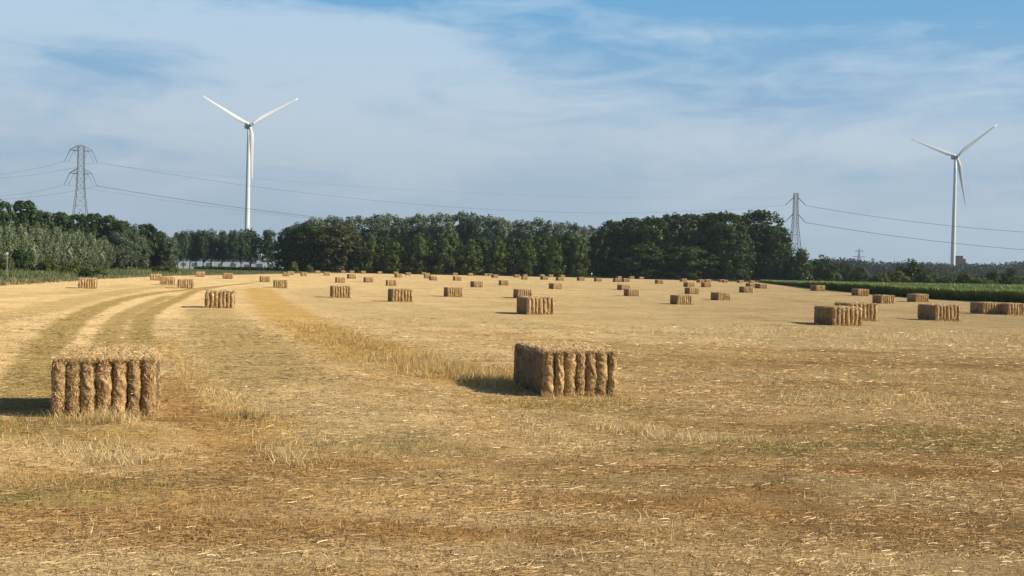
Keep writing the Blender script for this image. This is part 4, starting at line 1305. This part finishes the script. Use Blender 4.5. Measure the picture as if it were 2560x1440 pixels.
# ------------------------------------------------------------------ wind turbines
def blade_mesh():
    R0, R1 = 1.2, 41.0
    st_ = [(0, 2.0, 1.0, 16), (0.04, 2.0, 0.95, 16), (0.10, 2.5, 0.65, 15), (0.20, 3.3, 0.34, 12), (0.35, 2.7, 0.25, 8), (0.55, 2.0, 0.2, 4), (0.75, 1.4, 0.17, 2), (0.92, 0.85, 0.15, 0), (1.0, 0.15, 0.15, -1)]
    vs_, fs = [], []
    n = 14
    for (t, c, th, tw) in st_:
        rr_ = R0 + (R1 - R0) * t
        a0 = math.radians(tw + 4)
        for k_ in range(n):
            a = 2 * PI * k_ / n
            x = math.cos(a) * c / 2 - (c * 0.2 if t > 0.06 else 0)
            y = math.sin(a) * c * th / 2 * (1 if t <= 0.05 else (1 - 0.45 * math.cos(a + PI)))
            vs_.append((x * math.cos(a0) - y * math.sin(a0), x * math.sin(a0) + y * math.cos(a0) - 1.3 * t * t, rr_))
    for i in range(len(st_) - 1):
        for k_ in range(n):
            fs.append((i * n + k_, i * n + (k_ + 1) % n, (i + 1) * n + (k_ + 1) % n, (i + 1) * n + k_))
    fs.append(tuple(range(n))[::-1])
    fs.append(tuple((len(st_) - 1) * n + k_ for k_ in range(n)))
    me = bpy.data.meshes.new('blade')
    me.from_pydata(vs_, [], fs)
    me.materials.append(M_WHITE)
    me.polygons.foreach_set('use_smooth', [True] * len(me.polygons))
    return me


BLADE = blade_mesh()


def turbine(hx, hy_, Y, relyaw, rot, label):
    hub = at(hx, hy_, Y)
    toc = math.atan2(-hub.x, Y)                       # yaw that faces the camera
    psi = toc + math.radians(relyaw)
    zb = hz(hub.x, Y) - 0.2
    # rotor axis points along (sin psi, -cos psi)
    axd = Vector((math.sin(psi), -math.cos(psi), 0))
    base = Vector((hub.x, hub.y, 0)) - axd * 4.0
    o = empty('wind_turbine', label, 'wind turbine', (base.x, base.y, zb), psi, 'white wind turbines')
    H = hub.z - zb
    mb = MB()
    n = 10
    mb.tube([(0, 0, (H - 1.6) * i / n) for i in range(n + 1)], [2.1 - 0.95 * i / n for i in range(n + 1)], 28)
    mb.build('tower', M_WHITE, o, True)
    mb = MB()                                        # nacelle: rounded box along the axis
    secs = [(-2.6, 1.3), (-2.2, 1.6), (0, 1.75), (5, 1.75), (7.0, 1.6), (7.6, 1.2)]
    b = []
    for (yy, r_) in secs:
        for k_ in range(16):
            a = 2 * PI * (k_ + 0.5) / 16
            ca, sa = math.cos(a), math.sin(a)
            b.append((r_ * math.copysign(abs(ca) ** 0.45, ca), yy, H + r_ * math.copysign(abs(sa) ** 0.45, sa)))
    fs = []
    for i in range(len(secs) - 1):
        for k_ in range(16):
            fs.append((i * 16 + k_, (i + 1) * 16 + k_, (i + 1) * 16 + (k_ + 1) % 16, i * 16 + (k_ + 1) % 16))
    fs += [tuple(range(16)), tuple(len(b) - 16 + k_ for k_ in range(16))[::-1]]
    mb.add(b, fs)
    mb.build('nacelle', M_DARKGREY, o)
    mb = MB()
    mb.tube([(0, -2.5, H), (0, -3.0, H), (0, -4.2, H), (0, -5.0, H), (0, -5.5, H), (0, -5.7, H)], [1.3, 1.5, 1.5, 1.15, 0.6, 0.1], 20)
    mb.build('hub', M_DARKGREY, o, True)
    for j in range(3):
        a = math.radians(rot + 120 * j)              # angle from +X, counterclockwise as seen from the front
        bl = link('blade', BLADE, o, (0, -3.9, H))
        bl.rotation_euler = (0, PI / 2 - a, 0)
    return o


turbine(626, 313, 860, 14, 33.5 - 1.2, 'white three bladed wind turbine rising behind the poplar row at the left')
turbine(2393, 391, 993, 18, 41.5 - 1.2, 'white three bladed wind turbine near the right edge beside the dark tower building')


# ------------------------------------------------------------------ pylons and lines
def pylon(x, top, Y, wide_arms, label, H=62.0, yaw=0.2, br=0.045, lr=0.12, bays=0, ir=0.09):
    p = at(x, top, Y)
    zb = hz(p.x, Y)
    H = p.z - zb
    o = empty('power_pylon', label, 'pylon', (p.x, p.y, zb), yaw, 'lattice power pylons')
    prof = lambda z: np.interp(z / H, [0, 0.30, 0.62, 0.78, 1.0], [5.2, 4.0, 2.0, 1.55, 1.35])
    mb = MB()
    zs = [0, 0.12, 0.23, 0.33, 0.42, 0.50, 0.57, 0.635, 0.695, 0.75, 0.80, 0.85, 0.90, 0.95, 0.985]
    if bays:
        zs = [(i / bays) ** 0.8 for i in range(bays + 1)]
    zs = [z * H for z in zs]
    for a, b in zip(zs[:-1], zs[1:]):
        ra, rb = prof(a), prof(b)
        ca = [(ra, ra), (-ra, ra), (-ra, -ra), (ra, -ra)]
        cb = [(rb, rb), (-rb, rb), (-rb, -rb), (rb, -rb)]
        for k_ in range(4):
            k2 = (k_ + 1) % 4
            mb.beam((*ca[k_], a), (*cb[k_], b), lr)
            mb.beam((*ca[k_], a), (*cb[k2], b), br)
            mb.beam((*ca[k2], a), (*cb[k_], b), br)
            mb.beam((*cb[k_], b), (*cb[k2], b), br)
    mb.build('lattice_tower', M_STEEL, o)
    tips = []
    for zf, zd in ((0.955, 0.86), (0.765, 0.665)):
        aw = 5.6 if wide_arms else 1.7
        z1 = zf * H
        if wide_arms:
            mb = MB()
            for s in (-1, 1):
                for s2 in (-1, 1):
                    mb.beam((s * 1.2, s2 * 1.3, z1 + 2.6), (s * aw, 0, z1), 0.09)
                    mb.beam((s * 1.3, s2 * 1.3, z1 - 0.4), (s * aw, 0, z1), 0.11)
                    for q_ in (0.25, 0.5, 0.75):
                        lo_ = Vector((s * 1.3, s2 * 1.3, z1 - 0.4)).lerp(Vector((s * aw, 0, z1)), q_)
                        up_ = Vector((s * 1.2, s2 * 1.3, z1 + 2.6)).lerp(Vector((s * aw, 0, z1)), q_ - 0.12)
                        mb.beam(lo_, up_, 0.05)
            mb.build('cross_arm', M_STEEL, o)
        for s in (-1, 1):
            tip = Vector((s * 7.9, 0, zd * H))
            tips.append(tip)
            for s2 in (-0.8, 0.8):
                mb = MB()
                mb.beam((s * aw * 0.95, s2 * 0.5, z1 - 0.1), tip + Vector((0, s2 * 0.2, 0)), ir)
                mb.build('insulator', M_STEEL, o)
            if wide_arms:
                mb = MB()
                mb.beam((s * 3.4, 0, z1 - 0.3), (s * 1.7, 0, zd * H + 1.5), 0.07)
                mb.beam((s * 3.4, 0, z1 - 0.3), (s * 6.0, 0, zd * H + 0.1), 0.07)
                mb.build('brace', M_STEEL, o)
    if wide_arms:
        mb = MB()
        for s in (-1, 1):
            for s2 in (-1, 1):
                mb.beam((s * 1.2, s2 * 1.2, 0.985 * H), (0, 0, H), 0.13)
        mb.build('peak', M_STEEL, o)
    bpy.context.view_layer.update()
    R = Matrix.Translation(o.location) @ Matrix.Rotation(yaw, 4, 'Z')
    return o, [R @ t for t in tips]


_, T1 = pylon(203, 362, 610, True, 'grey lattice pylon with roof like cross arms above the left wood')
_, T2 = pylon(1990, 483, 886, False, 'slender lattice pylon with bare top right of the right wood', yaw=0.15, br=0.10, lr=0.13, bays=9, ir=0.15)
pv = at(2148, 620, 1900)
o = empty('power_pylon', 'tiny hazy pylon on the horizon between far pylon and right turbine', 'pylon', (pv.x, pv.y, 0), 0.1, 'lattice power pylons')
mb = MB()
H = pv.z
for s in (-1, 1):
    for s2 in (-1, 1):
        mb.beam((s * 3.4, s2 * 3.4, 0), (s * 1.0, s2 * 1.0, H * 0.75), 0.3)
        mb.beam((s * 1.0, s2 * 1.0, H * 0.75), (0, 0, H), 0.3)
for i in range(8):
    r_ = 3.4 - 2.4 * i / 8
    mb.beam((-r_, 0, H * .75 * i / 8), (r_ * .9, 0, H * .75 * (i + 1) / 8), 0.2)
    mb.beam((r_, 0, H * .75 * i / 8), (-r_ * .9, 0, H * .75 * (i + 1) / 8), 0.2)
mb.build('lattice_tower', M_STEEL, o)
for zf, aw in ((0.9, 8), (0.72, 10)):
    mb = MB()
    for s in (-1, 1):
        mb.beam((0, 0, H * zf + 1.5), (s * aw, 0, H * zf), 0.3)
        mb.beam((0, 0, H * zf - 0.5), (s * aw, 0, H * zf), 0.3)
    mb.build('cross_arm', M_STEEL, o)


def wire(a, b, sag, r, label, t1=1.0):
    mb = MB()
    n = 28
    pts = []
    for i in range(n + 1):
        t = i / n * t1
        p = Vector(a).lerp(Vector(b), t)
        p.z -= sag * 4 * t * (1 - t)
        pts.append(p)
    mb.tube(pts, [r] * (n + 1), 5)
    mb.build('power_line', M_CABLE, None, label=label, category='power line', group='power lines between the pylons')


offR = [Vector((p.x + 560, p.y + 400, p.z - 1)) for p in T2]
wire(T1[1], T2[0], 14, 0.06, 'upper power line from the left pylon to the far pylon, right hand cable')
wire(T1[0], T2[0] + Vector((0, 0, 6)), 7, 0.03, 'faint highest power line between left and far pylon')
wire(T1[3], T2[2], 15, 0.11, 'thick lower power line sagging from the left pylon behind the wood')
wire(T1[2], T2[2] + Vector((-1, 0, 0)), 15, 0.045, 'lower power line starting at the left side of the left pylon')
wire(T2[1], at(2900, 590, 900), 6, 0.13, 'upper power line from the far pylon across the right turbine')
wire(T2[3], at(2900, 641, 900), 5, 0.15, 'thick lower power line from the far pylon across the right turbine')
wire(T1[0], at(-160, 436, 560), 3, 0.055, 'upper power line leaving the left pylon to the left edge')
wire(T1[1], at(-160, 447, 575), 3, 0.045, 'second upper power line passing behind the left pylon to the left edge')
wire(T1[2], at(-160, 488, 560), 3, 0.06, 'lower power line leaving the left pylon to the left edge')
wire(T1[3], at(-160, 497, 575), 3, 0.05, 'second lower power line passing behind the left pylon to the left edge')

# ------------------------------------------------------------------ buildings far away
def wbox(mbx, x0, x1, z0, z1, Y, dp):
    a, b = at(x0, 665, Y).x, at(x1, 665, Y).x
    mbx.box(((a + b) / 2, Y + dp / 2, (z0 + z1) / 2), ((b - a) / 2, dp / 2, (z1 - z0) / 2))


def zpx(x, y, Y):
    return at(x, y, Y).z


YB = 560
o = empty('white_building', 'long white building with grey doors seen under the poplar row', 'building', (at(566, 665, YB).x, YB, 0))
inv = Matrix.Translation(-o.location)
def part(name, mat, x0, x1, z0, z1, Y, dp, par):
    m_ = MB()
    wbox(m_, x0, x1, z0, z1, Y, dp)
    q_ = m_.build(name, mat, par)
    q_.location = -par.location
    return q_
part('wall', M_WALL, 440, 640, -0.5, zpx(540, 650, YB), YB, 12, o)
part('roof', M_ROOF, 439, 641, zpx(540, 650, YB) + 0.01, zpx(540, 648, YB), YB - 0.3, 12.6, o)
for a, b, t_, l_ in [(455, 465, 657, 664), (481, 493, 657, 664), (517, 528, 657, 665), (547, 553, 658, 665), (577, 590, 658, 665), (612, 626, 661, 666)]:
    part('door', M_DOOR, a, b, zpx(a, l_, YB), zpx(a, t_, YB), YB - 0.12, 0.1, o)
o = empty('white_house', 'white stepped gabled building right of the turbine foot beside the single poplar', 'building', (at(660, 665, 540).x, 540, 0))
part('wall', M_WALL, 626, 700, -0.5, zpx(660, 651, 540), 540, 10, o)
part('wall', M_WALL, 632, 662, zpx(660, 651, 540), zpx(645, 643, 540), 540.02, 9, o)
part('wall', M_WALL, 642, 652, zpx(645, 643, 540), zpx(647, 634, 540), 540.04, 8, o)
part('roof', M_ROOF, 655, 702, zpx(660, 651, 540) + .01, zpx(660, 649, 540), 539.7, 10.6, o)
for a, b, t_, l_ in [(627, 641, 652, 658), (642, 656, 659, 666), (673, 683, 660, 667), (612 + 34, 655, 645, 649)]:
    part('window', M_DOOR, a, b, zpx(a, l_, 540), zpx(a, t_, 540), 539.85, 0.1, o)
o = empty('tower_building', 'dark brick tower block with a lower step directly right of the right turbine', 'building', (at(2402, 665, 1300).x, 1300, 0))
part('wall', M_BRICK, 2388, 2407, 0, zpx(2400, 640, 1300), 1300, 14, o)
part('wall', M_BRICK, 2407, 2414, 0, zpx(2410, 647, 1300), 1300.3, 12, o)
part('roof', M_ROOF, 2387.5, 2407.5, zpx(2400, 640, 1300) + .01, zpx(2400, 639.3, 1300), 1299.7, 14.6, o)
o = empty('white_gable_house', 'tiny white gable among the far woodland right of the hazy pylon', 'building', (at(2186, 665, 1150).x, 1150, 0))
part('wall', M_WALL, 2184.5, 2188, 0, zpx(2186, 649, 1150), 1150, 8, o)
mb = MB()
gx0, gx1, gz = at(2184.5, 660, 1150).x, at(2188, 660, 1150).x, zpx(2186, 649, 1150)
mb.add([(gx0 - .2, 1149.8, gz), (gx1 + .2, 1149.8, gz), (gx0, 1149.8, gz + 1.3), (gx0 - .2, 1158.2, gz), (gx1 + .2, 1158.2, gz), (gx0, 1158.2, gz + 1.3)],
       [(0, 1, 2), (5, 4, 3), (0, 2, 5, 3), (1, 4, 5, 2), (0, 3, 4, 1)])
q_ = mb.build('roof', M_WALL, o)
q_.location = -o.location

# posts in the meadow
def post(x, top, Y, box, label):
    p = at(x, top, Y)
    z = hz(p.x, Y)
    o = empty('marker_post', label, 'post', (p.x, Y, z), 0.3)
    m_ = MB(); m_.tube([(0, 0, -0.2), (0, 0, p.z - z - (0.3 if box else 0))], [0.035, 0.03], 8)
    m_.build('pole', M_ROOF, o)
    if box:
        m_ = MB(); m_.box((0, 0, p.z - z - 0.15), (0.10, 0.09, 0.13)); m_.box((0, 0, p.z - z + 0.0), (0.13, 0.12, 0.015))
        m_.build('box', M_WALL, o)
post(18, 631, 150, True, 'thin pale post with small white box on top at the left edge')
post(370, 648, 300, False, 'thin pale post below the upright dark tree')

# ------------------------------------------------------------------ the walker at the wood edge
def skin_mesh(name, verts, edges, radii, mat, sub=2):
    me = bpy.data.meshes.new(name)
    me.from_pydata(verts, edges, [])
    o = bpy.data.objects.new(name, me)
    COL.objects.link(o)
    me.materials.append(mat)
    md = o.modifiers.new('skin', 'SKIN')
    md.use_smooth_shade = True
    for i, r_ in enumerate(radii):
        me.skin_vertices[0].data[i].radius = (r_, r_) if not isinstance(r_, tuple) else r_
    me.skin_vertices[0].data[0].use_root = True
    s_ = o.modifiers.new('sub', 'SUBSURF')
    s_.levels = s_.render_levels = sub
    return o


wp = at(1479, 694, 376.5)
ped = empty('person', 'distant walker in pale shirt and dark trousers at the edge of the wood', 'person', (wp.x, wp.y, hz(wp.x, wp.y)), 0.9)
Vp = [(0, 0, .95), (0, 0, 1.15), (0, 0, 1.38), (0, 0, 1.50), (0, .01, 1.60), (0, .01, 1.70),
      (.17, 0, 1.40), (.22, .06, 1.13), (.21, -.02, .90), (.21, -.04, .82), (-.17, 0, 1.40), (-.22, -.08, 1.14), (-.2, -.16, .93), (-.2, -.18, .85),
      (.09, 0, .90), (.1, -.12, .50), (.1, -.02, .09), (.1, -.16, .04), (-.09, 0, .90), (-.1, .06, .50), (-.1, .2, .12), (-.1, .10, .04)]
Ep = [(0, 1), (1, 2), (2, 3), (3, 4), (4, 5), (2, 6), (6, 7), (7, 8), (8, 9), (2, 10), (10, 11), (11, 12), (12, 13),
      (0, 14), (14, 15), (15, 16), (16, 17), (0, 18), (18, 19), (19, 20), (20, 21)]
Rp = [.14, .13, .14, .055, .085, .08, .06, .045, .035, .035, .06, .045, .035, .035, .09, .06, .045, .04, .09, .06, .045, .04]
b = skin_mesh('body', Vp, Ep, Rp, M_SKIN)
b.parent = ped
s_ = skin_mesh('shirt', [Vp[i] for i in (0, 1, 2, 6, 7, 10, 11)], [(0, 1), (1, 2), (2, 3), (3, 4), (2, 5), (5, 6)], [.165, .155, .165, .08, .06, .08, .06], M_SHIRT)
s_.parent = ped
s_ = skin_mesh('trousers', [Vp[i] for i in (0, 14, 15, 16, 18, 19, 20)], [(0, 1), (1, 2), (2, 3), (0, 4), (4, 5), (5, 6)], [.155, .105, .08, .065, .105, .08, .065], M_TROUS)
s_.parent = ped
m_ = MB()
m_.tube([(0, .03, 1.62), (0, .03, 1.68), (0, .02, 1.74), (0, .01, 1.78)], [.09, .10, .085, .03], 12)
m_.build('hair', M_HAIR, ped, True)

# ------------------------------------------------------------------ air
hm, t = new_mat('haze')
vol = t.n('ShaderNodeVolumePrincipled', None, Color=(0.80, 0.90, 1.0, 1), Density=0.00010, Anisotropy=0.3)
t.n('ShaderNodeOutputMaterial', None, Volume=vol)
mb = MB()
mb.box((0, 0, 76), (2620, 2620, 84))
hz_o = mb.build('haze', hm, None, kind='stuff', label='thin summer haze over the whole countryside', category='haze')
